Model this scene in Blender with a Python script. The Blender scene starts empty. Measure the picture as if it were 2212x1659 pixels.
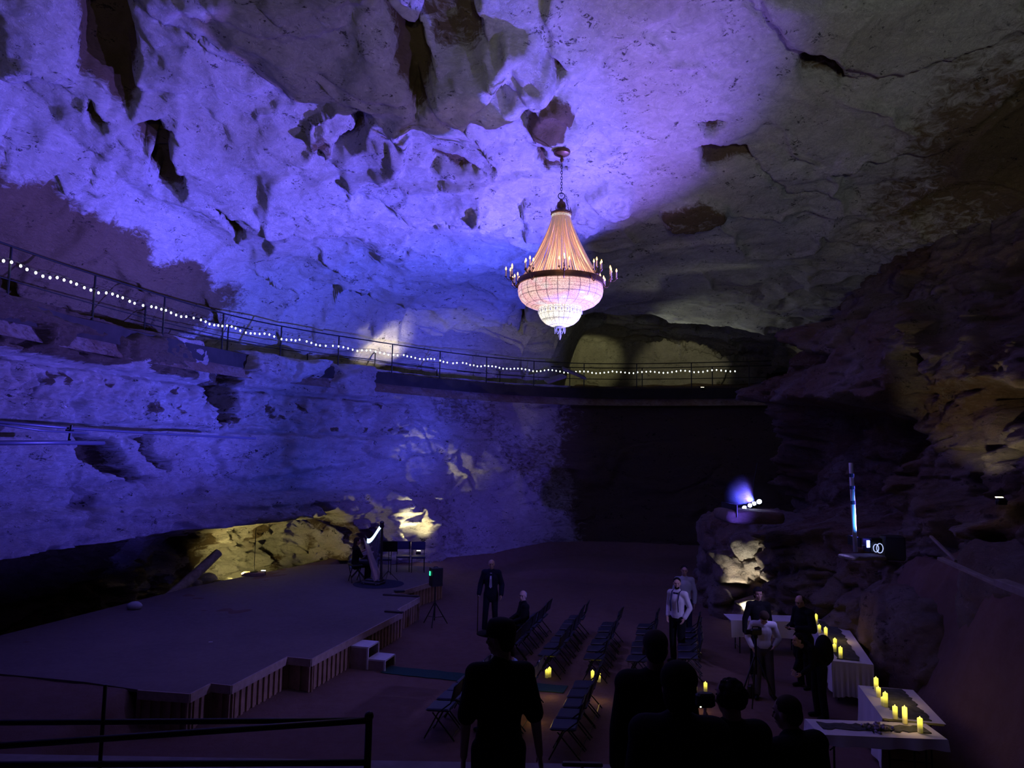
import numpy as np, math
# ---------------------------------------------------------------- noise
def _h(ix,iy,iz,s=0):
    n=(ix.astype(np.int64)*374761393+iy.astype(np.int64)*668265263+iz.astype(np.int64)*2147483647+s*974634777)&0xffffffff
    n=((n^(n>>13))*1274126177)&0xffffffff
    n=((n^(n>>16))*2246822519)&0xffffffff
    return ((n^(n>>15))&0xffffff)/float(0xffffff)
def noise3(p,seed=0):
    i=np.floor(p); f=p-i; u=f*f*f*(f*(f*6-15)+10)
    ix,iy,iz=i[...,0],i[...,1],i[...,2]
    res=0
    for dx in (0,1):
        for dy in (0,1):
            for dz in (0,1):
                h=_h(ix+dx,iy+dy,iz+dz,seed); h2=_h(ix+dx,iy+dy,iz+dz,seed+17)
                t=h*6.2831853; c=h2*2-1; s=np.sqrt(np.maximum(0,1-c*c))
                g=(f[...,0]-dx)*s*np.cos(t)+(f[...,1]-dy)*s*np.sin(t)+(f[...,2]-dz)*c
                w=(u[...,0] if dx else 1-u[...,0])*(u[...,1] if dy else 1-u[...,1])*(u[...,2] if dz else 1-u[...,2])
                res=res+g*w
    return res*1.6
def fbm(p,octv=4,seed=0,gain=.5,ridge=False):
    a=1.;t=0;s=0;q=np.array(p,dtype=float)
    for k in range(octv):
        n=noise3(q,seed+k*5)
        if ridge: n=1-2*np.abs(n)
        t=t+n*a; s+=a; a*=gain; q=q*2.03+11.3
    return t/s
def voro(p,seed=0):
    i=np.floor(p); f1=np.full(p.shape[:-1],9.); f2=np.full(p.shape[:-1],9.); idv=np.zeros(p.shape[:-1])
    for dx in (-1,0,1):
        for dy in (-1,0,1):
            for dz in (-1,0,1):
                cx,cy,cz=i[...,0]+dx,i[...,1]+dy,i[...,2]+dz
                a=_h(cx,cy,cz,seed);b=_h(cx,cy,cz,seed+1);c=_h(cx,cy,cz,seed+2)
                d=np.sqrt((cx+a-p[...,0])**2+(cy+b-p[...,1])**2+(cz+c-p[...,2])**2)
                m=d<f1
                f2=np.where(m,f1,np.minimum(f2,d)); idv=np.where(m,_h(cx,cy,cz,seed+3),idv); f1=np.where(m,d,f1)
    return f1,f2,idv
def sstep(a,b,x):
    t=np.clip((x-a)/(b-a),0,1); return t*t*(3-2*t)
def smooth_path(pts,n=12):
    P=np.array(pts,float); out=[]
    Q=np.vstack([2*P[0]-P[1],P,2*P[-1]-P[-2]])
    for k in range(1,len(Q)-2):
        for j in range(n):
            t=j/n; a,b,c,d=Q[k-1],Q[k],Q[k+1],Q[k+2]
            out.append(.5*((2*b)+(-a+c)*t+(2*a-5*b+4*c-d)*t*t+(-a+3*b-3*c+d)*t**3))
    out.append(P[-1]); return np.array(out)
class Path:
    def __init__(s,pts):
        s.p=smooth_path(pts); d=np.diff(s.p,axis=0); s.l=np.concatenate([[0],np.cumsum(np.hypot(d[:,0],d[:,1]))])
        s.L=s.l[-1]
    def at(s,t):
        t=np.asarray(t,float); x=np.interp(t,s.l,s.p[:,0]); y=np.interp(t,s.l,s.p[:,1])
        e=.25; dx=np.interp(t+e,s.l,s.p[:,0])-np.interp(t-e,s.l,s.p[:,0]); dy=np.interp(t+e,s.l,s.p[:,1])-np.interp(t-e,s.l,s.p[:,1])
        m=np.hypot(dx,dy)+1e-9; return x,y,dx/m,dy/m
    def sdist(s,x,y):
        "distance to the path, positive on its left-hand side"
        best=np.full(x.shape,1e9); sg=np.zeros(x.shape)
        P=s.p[::3]
        for k in range(len(P)-1):
            a=P[k];d=P[k+1]-a;L=d@d
            t=np.clip(((x-a[0])*d[0]+(y-a[1])*d[1])/L,0,1)
            ex=x-a[0]-t*d[0];ey=y-a[1]-t*d[1];q=ex*ex+ey*ey
            m=q<best; best=np.where(m,q,best); sg=np.where(m,np.sign(d[0]*ey-d[1]*ex),sg)
        return np.sqrt(best)*sg
# ---------------------------------------------------------------- the cave's base surfaces
WL=Path([(-11.6,2),(-11.1,8),(-10.7,13),(-10.2,16.7),(-9.0,21.3),(-7.5,24.0),(-5.6,26.2),(-2.7,29.2),(0.2,31.2),(3,32.0),(6,31.7),(10,30.4),(15,28.5)])
WR=Path([(15,31),(11.0,27.4),(8.4,24.4),(7.3,21.8),(7.9,18),(9.0,15),(9.2,12),(9.0,8),(8.8,2)])
def ceil_base(x,y):
    z=np.interp(y,[0,4,8,10.5,13,16,20,25,30,36,46],[14.4,14.4,14.0,13.4,12.7,11.85,11.0,10.35,9.9,9.8,9.4])
    z=z-.012*np.maximum(0,-x-3)**2-.020*np.maximum(0,x-5)**2
    return z
def prof_left(z):
    return np.interp(z,[-1.2,1.75,2.05,2.2,2.9,3.0,3.15,4.8,4.92,5.02,5.12,6.2,6.35,6.45,7.25,7.6],
                       [-2.6,-2.6,-1.3,.30,.22,.02,-.05,.02,-.02,-.35,-.12,-.02,-.30,.30,.34,.10])
def left_base(s,z):
    x,y,tx,ty=WL.at(s)
    k=sstep(25,29,s)      # strata ledges fade into the clay slope of the back wall
    al=np.where(z<2.2,1-sstep(24.3,25.2,s),1.); o=(prof_left(z)*al)*(1-k)+k*(np.interp(z,[-1.2,0,3,6,7.6],[1.6,1.3,.7,.15,0]))
    # into the room = right-hand side of the path direction
    return x+ty*o,y-tx*o,z,ty,-tx
def right_base(s,z):
    x,y,tx,ty=WR.at(s)
    o=-np.interp(z,[0,2,4,9,12],[-.6,-.3,0,3.1,4.4])
    return x+ty*o,y-tx*o,z,ty,-tx
FEAT=[
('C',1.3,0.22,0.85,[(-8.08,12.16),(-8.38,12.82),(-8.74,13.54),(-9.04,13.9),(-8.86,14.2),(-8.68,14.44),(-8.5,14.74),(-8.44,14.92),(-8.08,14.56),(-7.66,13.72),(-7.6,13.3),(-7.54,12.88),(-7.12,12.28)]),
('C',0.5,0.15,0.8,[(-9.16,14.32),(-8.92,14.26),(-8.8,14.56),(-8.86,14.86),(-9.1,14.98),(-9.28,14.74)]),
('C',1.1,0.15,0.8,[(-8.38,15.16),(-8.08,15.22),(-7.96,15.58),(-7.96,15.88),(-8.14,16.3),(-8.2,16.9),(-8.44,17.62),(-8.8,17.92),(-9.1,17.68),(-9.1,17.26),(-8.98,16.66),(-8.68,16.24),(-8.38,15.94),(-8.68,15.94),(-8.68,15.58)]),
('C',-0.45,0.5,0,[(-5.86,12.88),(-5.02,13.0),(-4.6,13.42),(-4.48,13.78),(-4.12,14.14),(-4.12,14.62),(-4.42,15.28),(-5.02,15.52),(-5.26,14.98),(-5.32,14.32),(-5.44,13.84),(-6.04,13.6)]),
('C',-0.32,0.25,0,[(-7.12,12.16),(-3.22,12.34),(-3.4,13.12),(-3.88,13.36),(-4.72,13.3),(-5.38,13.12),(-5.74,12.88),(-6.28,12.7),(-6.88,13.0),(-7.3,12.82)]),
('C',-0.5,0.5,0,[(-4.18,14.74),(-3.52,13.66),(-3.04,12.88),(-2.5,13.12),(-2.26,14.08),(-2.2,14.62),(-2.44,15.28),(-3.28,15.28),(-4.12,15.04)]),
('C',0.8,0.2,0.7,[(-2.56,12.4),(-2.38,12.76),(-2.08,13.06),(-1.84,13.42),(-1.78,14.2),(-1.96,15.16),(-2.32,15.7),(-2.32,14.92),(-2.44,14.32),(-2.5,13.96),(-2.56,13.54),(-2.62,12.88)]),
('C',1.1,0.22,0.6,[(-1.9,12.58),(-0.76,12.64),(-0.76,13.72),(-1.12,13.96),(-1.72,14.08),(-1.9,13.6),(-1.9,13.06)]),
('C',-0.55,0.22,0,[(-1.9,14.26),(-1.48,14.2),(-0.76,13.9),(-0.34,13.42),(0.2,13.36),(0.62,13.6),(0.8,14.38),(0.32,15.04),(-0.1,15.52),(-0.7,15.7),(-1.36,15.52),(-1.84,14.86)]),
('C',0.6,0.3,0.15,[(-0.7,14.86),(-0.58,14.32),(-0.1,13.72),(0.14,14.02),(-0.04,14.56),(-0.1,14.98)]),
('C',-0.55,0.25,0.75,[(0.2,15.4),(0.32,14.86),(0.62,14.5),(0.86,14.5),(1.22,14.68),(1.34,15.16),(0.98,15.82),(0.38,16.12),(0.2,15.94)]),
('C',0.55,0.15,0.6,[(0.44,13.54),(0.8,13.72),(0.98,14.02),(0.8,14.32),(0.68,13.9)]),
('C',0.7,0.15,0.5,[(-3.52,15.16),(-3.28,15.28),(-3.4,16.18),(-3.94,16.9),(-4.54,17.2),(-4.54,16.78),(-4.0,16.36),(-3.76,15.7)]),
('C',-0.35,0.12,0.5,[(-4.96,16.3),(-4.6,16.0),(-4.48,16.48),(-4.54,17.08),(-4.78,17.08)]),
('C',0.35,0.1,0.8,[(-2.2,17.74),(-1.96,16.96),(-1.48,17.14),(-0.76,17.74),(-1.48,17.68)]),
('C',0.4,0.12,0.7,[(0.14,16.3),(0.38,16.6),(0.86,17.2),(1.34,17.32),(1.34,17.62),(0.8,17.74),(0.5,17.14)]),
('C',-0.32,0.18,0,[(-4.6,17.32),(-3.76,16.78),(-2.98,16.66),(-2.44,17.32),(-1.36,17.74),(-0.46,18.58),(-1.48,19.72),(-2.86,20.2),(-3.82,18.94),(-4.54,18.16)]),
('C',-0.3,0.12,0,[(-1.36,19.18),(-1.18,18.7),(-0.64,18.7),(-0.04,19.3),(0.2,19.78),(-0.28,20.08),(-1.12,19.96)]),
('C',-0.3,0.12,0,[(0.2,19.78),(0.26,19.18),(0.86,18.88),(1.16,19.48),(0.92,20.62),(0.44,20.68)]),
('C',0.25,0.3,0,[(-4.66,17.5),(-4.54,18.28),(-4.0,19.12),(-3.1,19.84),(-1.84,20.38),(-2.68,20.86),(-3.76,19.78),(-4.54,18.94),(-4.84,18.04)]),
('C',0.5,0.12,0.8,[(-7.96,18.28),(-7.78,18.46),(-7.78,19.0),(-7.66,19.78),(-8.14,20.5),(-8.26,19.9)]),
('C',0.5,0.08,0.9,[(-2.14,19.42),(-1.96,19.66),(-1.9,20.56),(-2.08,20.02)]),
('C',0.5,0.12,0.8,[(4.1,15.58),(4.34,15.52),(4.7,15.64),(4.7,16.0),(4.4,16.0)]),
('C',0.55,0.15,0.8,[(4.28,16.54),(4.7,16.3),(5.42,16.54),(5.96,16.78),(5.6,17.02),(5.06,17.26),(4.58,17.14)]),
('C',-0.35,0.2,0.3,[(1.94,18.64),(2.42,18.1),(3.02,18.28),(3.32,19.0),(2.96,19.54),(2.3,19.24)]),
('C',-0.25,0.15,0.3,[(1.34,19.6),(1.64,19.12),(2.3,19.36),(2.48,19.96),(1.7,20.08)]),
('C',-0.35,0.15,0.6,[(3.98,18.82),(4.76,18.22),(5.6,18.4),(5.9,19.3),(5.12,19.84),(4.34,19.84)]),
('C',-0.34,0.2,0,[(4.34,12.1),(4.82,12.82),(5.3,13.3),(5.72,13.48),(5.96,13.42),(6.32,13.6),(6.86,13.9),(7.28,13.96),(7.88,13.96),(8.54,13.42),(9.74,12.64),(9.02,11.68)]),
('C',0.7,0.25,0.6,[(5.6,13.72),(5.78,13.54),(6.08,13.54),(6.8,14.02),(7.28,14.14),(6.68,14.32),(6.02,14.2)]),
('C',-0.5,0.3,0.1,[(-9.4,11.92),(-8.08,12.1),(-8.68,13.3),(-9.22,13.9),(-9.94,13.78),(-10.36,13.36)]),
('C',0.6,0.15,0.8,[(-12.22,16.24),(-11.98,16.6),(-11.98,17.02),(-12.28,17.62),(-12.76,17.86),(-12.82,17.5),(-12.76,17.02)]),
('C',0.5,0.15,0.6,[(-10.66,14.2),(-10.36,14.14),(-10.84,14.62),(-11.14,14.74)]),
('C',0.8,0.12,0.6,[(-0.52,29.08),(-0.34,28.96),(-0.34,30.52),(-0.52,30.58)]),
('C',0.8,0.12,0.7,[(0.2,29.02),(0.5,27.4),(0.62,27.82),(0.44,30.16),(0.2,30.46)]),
('L',1.1,0.1,0.6,[(18.95,7.65),(20.55,7.65),(20.6,6.9),(20.35,6.45),(20.45,5.45),(20.0,5.1),(19.6,5.55),(18.95,6.75)]),
('L',-0.4,0.12,0.1,[(20.6,7.65),(22.6,7.65),(23.8,7.65),(24.1,7.65),(23.85,7.15),(23.0,6.8),(22.05,6.6),(20.8,6.7),(20.5,6.9)]),
('L',-0.3,0.1,0,[(22.3,7.5),(23.9,7.65),(23.9,7.25),(23.0,6.9),(22.25,6.75)]),
('L',-0.35,0.15,0,[(24.1,7.65),(25.0,7.65),(25.85,7.65),(25.95,6.75),(25.8,6.05),(24.85,5.85),(24.25,6.3)]),
('L',1,0.1,0.85,[(14.7,4.8),(15.85,4.65),(16.25,4.05),(16.95,3.8),(17.45,3.6),(16.3,3.6),(15.55,3.9),(15.0,4.25)]),
('L',0.7,0.08,0.85,[(16.3,4.75),(17.15,4.75),(17.2,4.4),(18.1,4.05),(18.15,3.75),(17.4,3.9),(16.9,4.2)]),
('L',0.25,0.1,0.7,[(13.6,7.65),(16.25,7.65),(16.65,7.45),(15.6,7.1),(13.4,7.2)]),
('L',0.3,0.08,0.9,[(12.35,7.0),(13.0,7.05),(13.15,6.6),(12.95,6.45),(12.5,6.55)]),
('L',0.3,0.08,0.9,[(14.0,7.05),(15.65,7.15),(15.7,6.7),(14.5,6.6),(13.9,6.75)]),
('L',-0.18,0.06,0,[(12.95,7.0),(13.45,7.05),(13.4,6.65),(13.5,6.45),(13.15,6.5),(13.1,6.8)]),
('L',-0.2,0.06,0,[(15.85,7.3),(17.05,7.4),(17.1,6.9),(15.9,6.65)]),
('L',0.5,0.1,0.5,[(12.1,7.05),(12.35,7.0),(12.4,6.65),(12.2,6.5)]),
('L',0.6,0.08,0.5,[(13.4,5.75),(13.7,6.1),(13.7,5.6),(13.6,5.4)]),
('L',0.4,0.08,0.2,[(14.95,3.45),(15.45,3.35),(15.55,2.95),(15.1,2.55),(14.8,2.8)]),
('L',-0.35,0.1,0.1,[(17.75,2.5),(19.2,2.5),(21.4,2.55),(23.1,2.35),(24.85,1.55),(23.3,1.25),(20.85,1.35),(20.5,1.6)]),
('L',0.8,0.08,0.3,[(23.35,1.25),(23.8,1.45),(23.9,0.75),(23.6,0.55)]),
('L',0.9,0.1,0.6,[(23.2,2.7),(24.05,2.6),(25.5,1.65),(25.25,1.05),(24.85,1.7)]),
('L',1.2,0.15,0.8,[(25.65,1.5),(26.3,1.9),(26.75,1.0),(26.75,0.05),(25.75,0.0)]),
('L',0.9,0.15,0.2,[(27.2,1.7),(28.1,1.8),(28.05,0.8),(27.4,0.7)]),
('L',-0.35,0.12,0,[(25.85,2.6),(26.95,3.05),(27.9,2.35),(28.45,1.9),(27.65,1.75),(26.85,1.6)]),
('L',-0.3,0.15,0,[(22.15,5.1),(24.15,5.15),(25.9,4.95),(25.8,3.85),(24.15,3.7),(22.3,3.8)]),
('L',-0.25,0.12,0,[(29.45,5.05),(32.05,5.05),(32.9,3.85),(30.2,3.5),(29.1,4.05)]),
('L',-0.2,0.1,0,[(32.9,4.05),(34.3,3.85),(33.95,2.5),(33.0,2.3)]),
('R',-1.2,0.25,0.2,[(9.3,8.85),(14.95,8.4),(16.75,8.65),(17.8,7.85),(18.05,5.95),(17.7,5.75),(2.55,6.7),(5.1,6.9),(14.7,7.2)]),
('R',2.4,0.3,0.4,[(11.25,6.2),(6.25,6.75),(16.85,5.75),(17.8,5.5),(18.25,4.85),(17.95,4.3),(17.95,3.5),(18.2,2.9),(5.65,1.65),(6.55,3.25),(8.9,4.95)]),
('R',-0.5,0.15,0.2,[(17.3,8.05),(18.25,8.35),(19.05,7.35),(19.35,6.15),(18.45,6.0)]),
('R',0.9,0.12,0.2,[(19.2,5.85),(19.65,6.05),(20.2,6.05),(20.4,5.75),(20.05,5.35),(19.55,5.3)]),
('R',0.8,0.12,0,[(19.75,4.9),(20.25,4.7),(20.6,4.8),(20.6,4.4),(20.2,4.4)]),
('R',-0.4,0.12,0,[(19.8,4.5),(19.9,4.7),(20.55,4.35),(20.85,3.95),(20.25,3.8),(20.05,4.0)]),
('R',-0.6,0.15,0,[(19.65,3.75),(21.8,3.75),(21.85,3.2),(21.2,3.05),(20.1,3.25)]),
('R',0.5,0.1,0.1,[(19.4,4.1),(19.75,4.15),(20.1,4.0),(19.9,3.75),(19.55,3.8)]),
('R',-0.5,0.2,0,[(18.8,3.85),(19.55,3.7),(19.85,3.05),(19.55,2.75),(19.0,3.05)]),
]
CRACK=[
('C',[(4.16,12.34),(4.7,12.88),(5.18,13.18),(5.6,13.54)]),
('C',[(6.02,16.9),(6.74,17.68),(7.34,18.16),(8.24,17.92)]),
('C',[(-3.58,24.46),(-2.86,24.46),(-2.32,25.36),(-1.12,26.14)]),
('C',[(1.4,16.66),(2.12,16.96),(2.48,16.9)]),
('C',[(-4.66,18.7),(-2.8,19.6),(-1.48,20.08)]),
('C',[(-7.06,13.0),(-6.4,13.36),(-6.04,13.6)]),
('C',[(-12.34,16.84),(-11.32,17.56),(-10.48,17.98)]),
('C',[(-4.84,12.52),(-4.6,12.88)]),
('C',[(-6.58,13.36),(-5.86,14.44),(-4.9,15.1)]),
('L',[(12.55,6.4),(14.1,6.45),(16.3,6.55),(18.95,6.75)]),
('L',[(12.9,3.6),(14.9,3.45),(18.0,3.55)]),
('L',[(20.85,7.55),(23.85,7.65)]),
('L',[(27.15,7.05),(27.7,5.8),(27.4,4.75)]),
('L',[(27.7,5.8),(28.85,4.2)]),
('L',[(30.4,5.0),(29.1,4.05)]),
('L',[(35.45,6.95),(35.3,6.15)]),
('L',[(28.5,1.2),(29.75,3.65)]),
('R',[(17.9,7.1),(17.95,5.95),(18.1,5.5)]),
('R',[(18.5,4.85),(18.85,3.65)]),
('R',[(20.5,4.45),(20.85,4.3),(20.75,3.85)]),
]
import bpy, bmesh, random
from mathutils import Vector, Matrix, Euler
PI=math.pi
scn=bpy.context.scene; COL=scn.collection
rnd=random.Random(7)
# ---------------------------------------------------------------- materials
def lin(c): return tuple(((v/255)/12.92 if v/255<=.04045 else ((v/255+.055)/1.055)**2.4) for v in c)+(1,)
def newmat(name):
    m=bpy.data.materials.new(name); m.use_nodes=True; nt=m.node_tree
    for n in list(nt.nodes): nt.nodes.remove(n)
    out=nt.nodes.new('ShaderNodeOutputMaterial'); b=nt.nodes.new('ShaderNodeBsdfPrincipled')
    nt.links.new(b.outputs[0],out.inputs[0]); return m,nt,b
def nd(nt,t,**k):
    n=nt.nodes.new(t)
    for a,v in k.items():
        if a in n.inputs: n.inputs[a].default_value=v
        else: setattr(n,a,v)
    return n
def noise_node(nt,scale,detail=6,rough=.55,dist=0,vec=None,sc=None):
    n=nd(nt,'ShaderNodeTexNoise',Scale=scale,Detail=detail,Roughness=rough,Distortion=dist)
    src=vec
    if src is None:
        tc=nd(nt,'ShaderNodeTexCoord'); src=tc.outputs['Object']
    if sc:
        mp=nd(nt,'ShaderNodeMapping'); mp.inputs['Scale'].default_value=sc; nt.links.new(src,mp.inputs[0]); src=mp.outputs[0]
    nt.links.new(src,n.inputs['Vector']); return n.outputs['Fac']
def ramp(nt,fac,stops):
    r=nd(nt,'ShaderNodeValToRGB'); e=r.color_ramp.elements
    while len(e)<len(stops): e.new(.5)
    for i,(p,c) in enumerate(stops):
        e[i].position=p; e[i].color=(c if isinstance(c,(tuple,list)) else (c,c,c))[:3]+(1,) if not isinstance(c,(int,float)) else (c,c,c,1)
    nt.links.new(fac,r.inputs[0]); return r.outputs[0]
def mixc(nt,fac,a,b,bt='MIX'):
    m=nd(nt,'ShaderNodeMix',data_type='RGBA',blend_type=bt)
    for i,v in ((0,fac),(6,a),(7,b)):
        if hasattr(v,'is_output') or isinstance(v,bpy.types.NodeSocket): nt.links.new(v,m.inputs[i])
        else: m.inputs[i].default_value=v if i==0 else (tuple(v)[:3]+(1,))
    return m.outputs[2]
def mth(nt,op,a,b=0.,c=None):
    m=nd(nt,'ShaderNodeMath',operation=op)
    for i,v in enumerate((a,b) if c is None else (a,b,c)):
        if isinstance(v,bpy.types.NodeSocket): nt.links.new(v,m.inputs[i])
        else: m.inputs[i].default_value=v
    return m.outputs[0]
def bump(nt,b,h,strength,dist,prev=None):
    n=nd(nt,'ShaderNodeBump',Strength=strength,Distance=dist); nt.links.new(h,n.inputs['Height'])
    if prev: nt.links.new(prev,n.inputs['Normal'])
    nt.links.new(n.outputs[0],b.inputs['Normal']); return n.outputs[0]
def rock_mat(name,pale,warm,clay_and_shade,stain=.5,flat=(1,1,1),fine=1.):
    m,nt,b=newmat(name)
    at_=nd(nt,'ShaderNodeAttribute',attribute_name='clay_and_shade'); cl=at_.outputs['Fac']  # brown mask carries muddy staining and painted-in shade
    n1=noise_node(nt,.5,3,.6,.4); n2=noise_node(nt,3.2,6,.7,1.0,sc=flat); n3=noise_node(nt,1.1,6,.72,2.0,sc=flat); n4=noise_node(nt,14,3,.7)
    base=mixc(nt,ramp(nt,n1,[(.38,0),(.62,1)]),pale,warm)
    base=mixc(nt,ramp(nt,n2,[(.42,.0),(.66,.6)]),base,[c*.55 for c in pale])
    base=mixc(nt,ramp(nt,n4,[(.60,0),(.72,.6)]),base,[min(1,c*1.3) for c in pale])
    cm=mth(nt,'ADD',cl,mth(nt,'ADD',mth(nt,'MULTIPLY',mth(nt,'SUBTRACT',n1,.5),.4),mth(nt,'MULTIPLY',mth(nt,'SUBTRACT',n2,.5),.8)))
    base=mixc(nt,ramp(nt,cm,[(.34,0),(.56,1)]),base,mixc(nt,n3,clay_and_shade,[c*1.5 for c in clay_and_shade]))
    # manganese stains: thin dark flecks and vein-like seams
    s1=ramp(nt,n3,[(.555,0),(.60,1)]); s2=ramp(nt,noise_node(nt,5.5,5,.75,1.5,sc=flat),[(.52,0),(.57,1)])
    dark=mth(nt,'MULTIPLY',s1,s2)
    base=mixc(nt,mth(nt,'MULTIPLY',dark,stain),base,(.012,.010,.010))
    nt.links.new(base,b.inputs['Base Color']); b.inputs['Roughness'].default_value=.85
    b.inputs['Specular IOR Level'].default_value=.18
    p=bump(nt,b,n2,.5*fine,.16); bump(nt,b,noise_node(nt,9,7,.8,1.0,sc=flat),.9*fine,.07,p)
    return m
M={}
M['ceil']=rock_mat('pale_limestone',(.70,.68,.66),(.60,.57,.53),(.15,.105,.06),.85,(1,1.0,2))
M['wall']=rock_mat('banded_limestone',(.66,.63,.62),(.50,.43,.40),(.12,.085,.055),.9,(.9,.9,1.8),1.5)
M['rwall']=rock_mat('brown_limestone',(.36,.29,.25),(.27,.17,.12),(.17,.10,.06),.7,(1,1,1.6),1.3)
def dirt_mat():
    m,nt,b=newmat('red_clay_dirt')
    n1=noise_node(nt,.45,5,.6,.5);n2=noise_node(nt,5,8,.7);n3=noise_node(nt,26,4,.7)
    c=mixc(nt,ramp(nt,n1,[(.35,0),(.65,1)]),(.17,.105,.088),(.14,.09,.078)); c=mixc(nt,ramp(nt,n2,[(.4,0),(.75,.7)]),c,(.12,.068,.05))
    nt.links.new(c,b.inputs['Base Color']); b.inputs['Roughness'].default_value=.95; b.inputs['Specular IOR Level'].default_value=.1
    p=bump(nt,b,n2,.35,.06); bump(nt,b,n3,.25,.02,p); return m
M['dirt']=dirt_mat()
def simple(name,col,rough=.6,metal=0,spec=.3,emit=None,es=0,nvar=0,nscale=8):
    m,nt,b=newmat(name); b.inputs['Base Color'].default_value=tuple(col)[:3]+(1,); b.inputs['Roughness'].default_value=rough
    b.inputs['Metallic'].default_value=metal; b.inputs['Specular IOR Level'].default_value=spec
    if nvar:
        n=noise_node(nt,nscale,5,.6); c=mixc(nt,ramp(nt,n,[(.3,0),(.7,1)]),[v*(1-nvar) for v in col[:3]],[min(1,v*(1+nvar)) for v in col[:3]]); nt.links.new(c,b.inputs['Base Color'])
    if emit: b.inputs['Emission Color'].default_value=tuple(emit)[:3]+(1,); b.inputs['Emission Strength'].default_value=es
    return m
# ---------------------------------------------------------------- big surfaces
def grid_obj(name,X,mat,kind='structure',clay_and_shade=None,flip=False,uvw=None):
    ny,nx=X.shape[:2]; me=bpy.data.meshes.new(name); V=X.reshape(-1,3)
    i=np.arange(ny*nx).reshape(ny,nx); a,b,c,d=i[:-1,:-1],i[:-1,1:],i[1:,1:],i[1:,:-1]
    q=np.stack([a,b,c,d] if not flip else [a,d,c,b],-1).reshape(-1,4)
    me.vertices.add(len(V)); me.vertices.foreach_set('co',V.astype(np.float32).ravel())
    me.loops.add(q.size); me.loops.foreach_set('vertex_index',q.astype(np.int32).ravel())
    me.polygons.add(len(q)); me.polygons.foreach_set('loop_start',(np.arange(len(q))*4).astype(np.int32))
    me.update(calc_edges=True); me.polygons.foreach_set('use_smooth',np.ones(len(q),bool))
    if clay_and_shade is not None:
        at_=me.attributes.new('clay_and_shade','FLOAT','POINT'); at_.data.foreach_set('value',clay_and_shade.astype(np.float32).ravel())
    me.materials.append(mat); o=bpy.data.objects.new(name,me); COL.objects.link(o)
    if kind: o['kind']=kind
    return o
def poly_sd(x,y,pts):
    "signed distance to a polygon, positive inside"
    P=np.array(pts,float); best=np.full(x.shape,1e9); ins=np.zeros(x.shape,bool)
    for k in range(len(P)):
        a=P[k];b=P[(k+1)%len(P)];d=b-a;L=d@d+1e-9
        t=np.clip(((x-a[0])*d[0]+(y-a[1])*d[1])/L,0,1); q=(x-a[0]-t*d[0])**2+(y-a[1]-t*d[1])**2; best=np.minimum(best,q)
        c=((a[1]>y)!=(b[1]>y)); dy=(b[1]-a[1]) or 1e-9
        ins^=c&(x<(b[0]-a[0])*(y-a[1])/dy+a[0])
    return np.sqrt(best)*np.where(ins,1,-1)
def line_d(x,y,pts):
    best=np.full(x.shape,1e9)
    for k in range(len(pts)-1):
        a=np.array(pts[k]);d=np.array(pts[k+1])-a;L=d@d+1e-9
        t=np.clip(((x-a[0])*d[0]+(y-a[1])*d[1])/L,0,1); best=np.minimum(best,(x-a[0]-t*d[0])**2+(y-a[1]-t*d[1])**2)
    return np.sqrt(best)
def features(key,a,b,p,sc=1.):
    "depth into the rock and the brown mask (staining plus painted pocket shade) at surface coordinates a,b"
    D=np.zeros(a.shape); K=np.zeros(a.shape)
    w=np.stack([a,b,p[...,2]*.3],-1)
    wa=a+.16*noise3(w*1.7,91)+.06*noise3(w*6,92); wb=b+.16*noise3(w*1.7,93)+.06*noise3(w*6,94)
    for k,dep,ed,cl,pts in FEAT:
        if k!=key: continue
        P=np.array(pts); lo=P.min(0)-1.5; hi=P.max(0)+1.5
        m=(a>lo[0])&(a<hi[0])&(b>lo[1])&(b<hi[1])
        if not m.any(): continue
        sd=poly_sd(wa[m],wb[m],pts); s=sstep(-ed*.3,ed,sd)
        if ed>=.3: s=s*(.6+.4*sstep(0,ed*3,sd))
        D[m]+=dep*s
        K[m]=np.maximum(K[m],cl*sstep(-.05,.12,sd)) if cl>0 else K[m]*(1-sstep(-.05,.1,sd))  # inside pockets the brown is both staining and painted shade
    for k,pts in CRACK:
        if k!=key: continue
        P=np.array(pts); lo=P.min(0)-.5; hi=P.max(0)+.5
        m=(a>lo[0])&(a<hi[0])&(b>lo[1])&(b<hi[1])
        if m.any(): D[m]+=.16*(1-sstep(.01,.07,line_d(wa[m],wb[m],pts)))
    return D,K
# ceiling
ys=np.concatenate([np.arange(3,24,.055),np.arange(24,34,.08),np.arange(34,47,.16)]); xs=np.arange(-15,14.5,.055)
X,Y=np.meshgrid(xs,ys); Z=ceil_base(X,Y); Pn=np.stack([X,Y,Z*0],-1)
dl=WL.sdist(X,Y); far=sstep(1,4,X)*sstep(26,30,Y)
wob=.6*noise3(Pn*.45,3)
Z=Z-(1-far)*.95*np.maximum(0,dl+.6+wob)-(1-far)*.25*sstep(-3.2,-1.6,dl+wob*1.5)
Z=Z+far*(1.3*sstep(28.6,29.3,Y+.8*noise3(Pn*.5,5)))-.9*np.maximum(0,Y-40)
cov=lambda f:Pn*f
rough=np.clip(sstep(3.5,-1,X+.5*noise3(Pn*.4,8))*.7+.3+.7*sstep(-2.2,0,dl)+.4*sstep(6,8,X),0,1.4)
warp=np.stack([fbm(Pn*.6,3,21),fbm(Pn*.6,3,22),np.zeros_like(X)],-1)*.9
f1,f2,cid=voro((Pn+warp)*np.array([.33,.42,1]),31)
Z-=((cid-.5)*.36-.30*(1-np.minimum(1,f1*1.25)**2))*rough*sstep(0,.07,f2-f1)
f1b,f2b,cb=voro((Pn+warp*.8)*np.array([1.0,1.3,1]),37)
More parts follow.
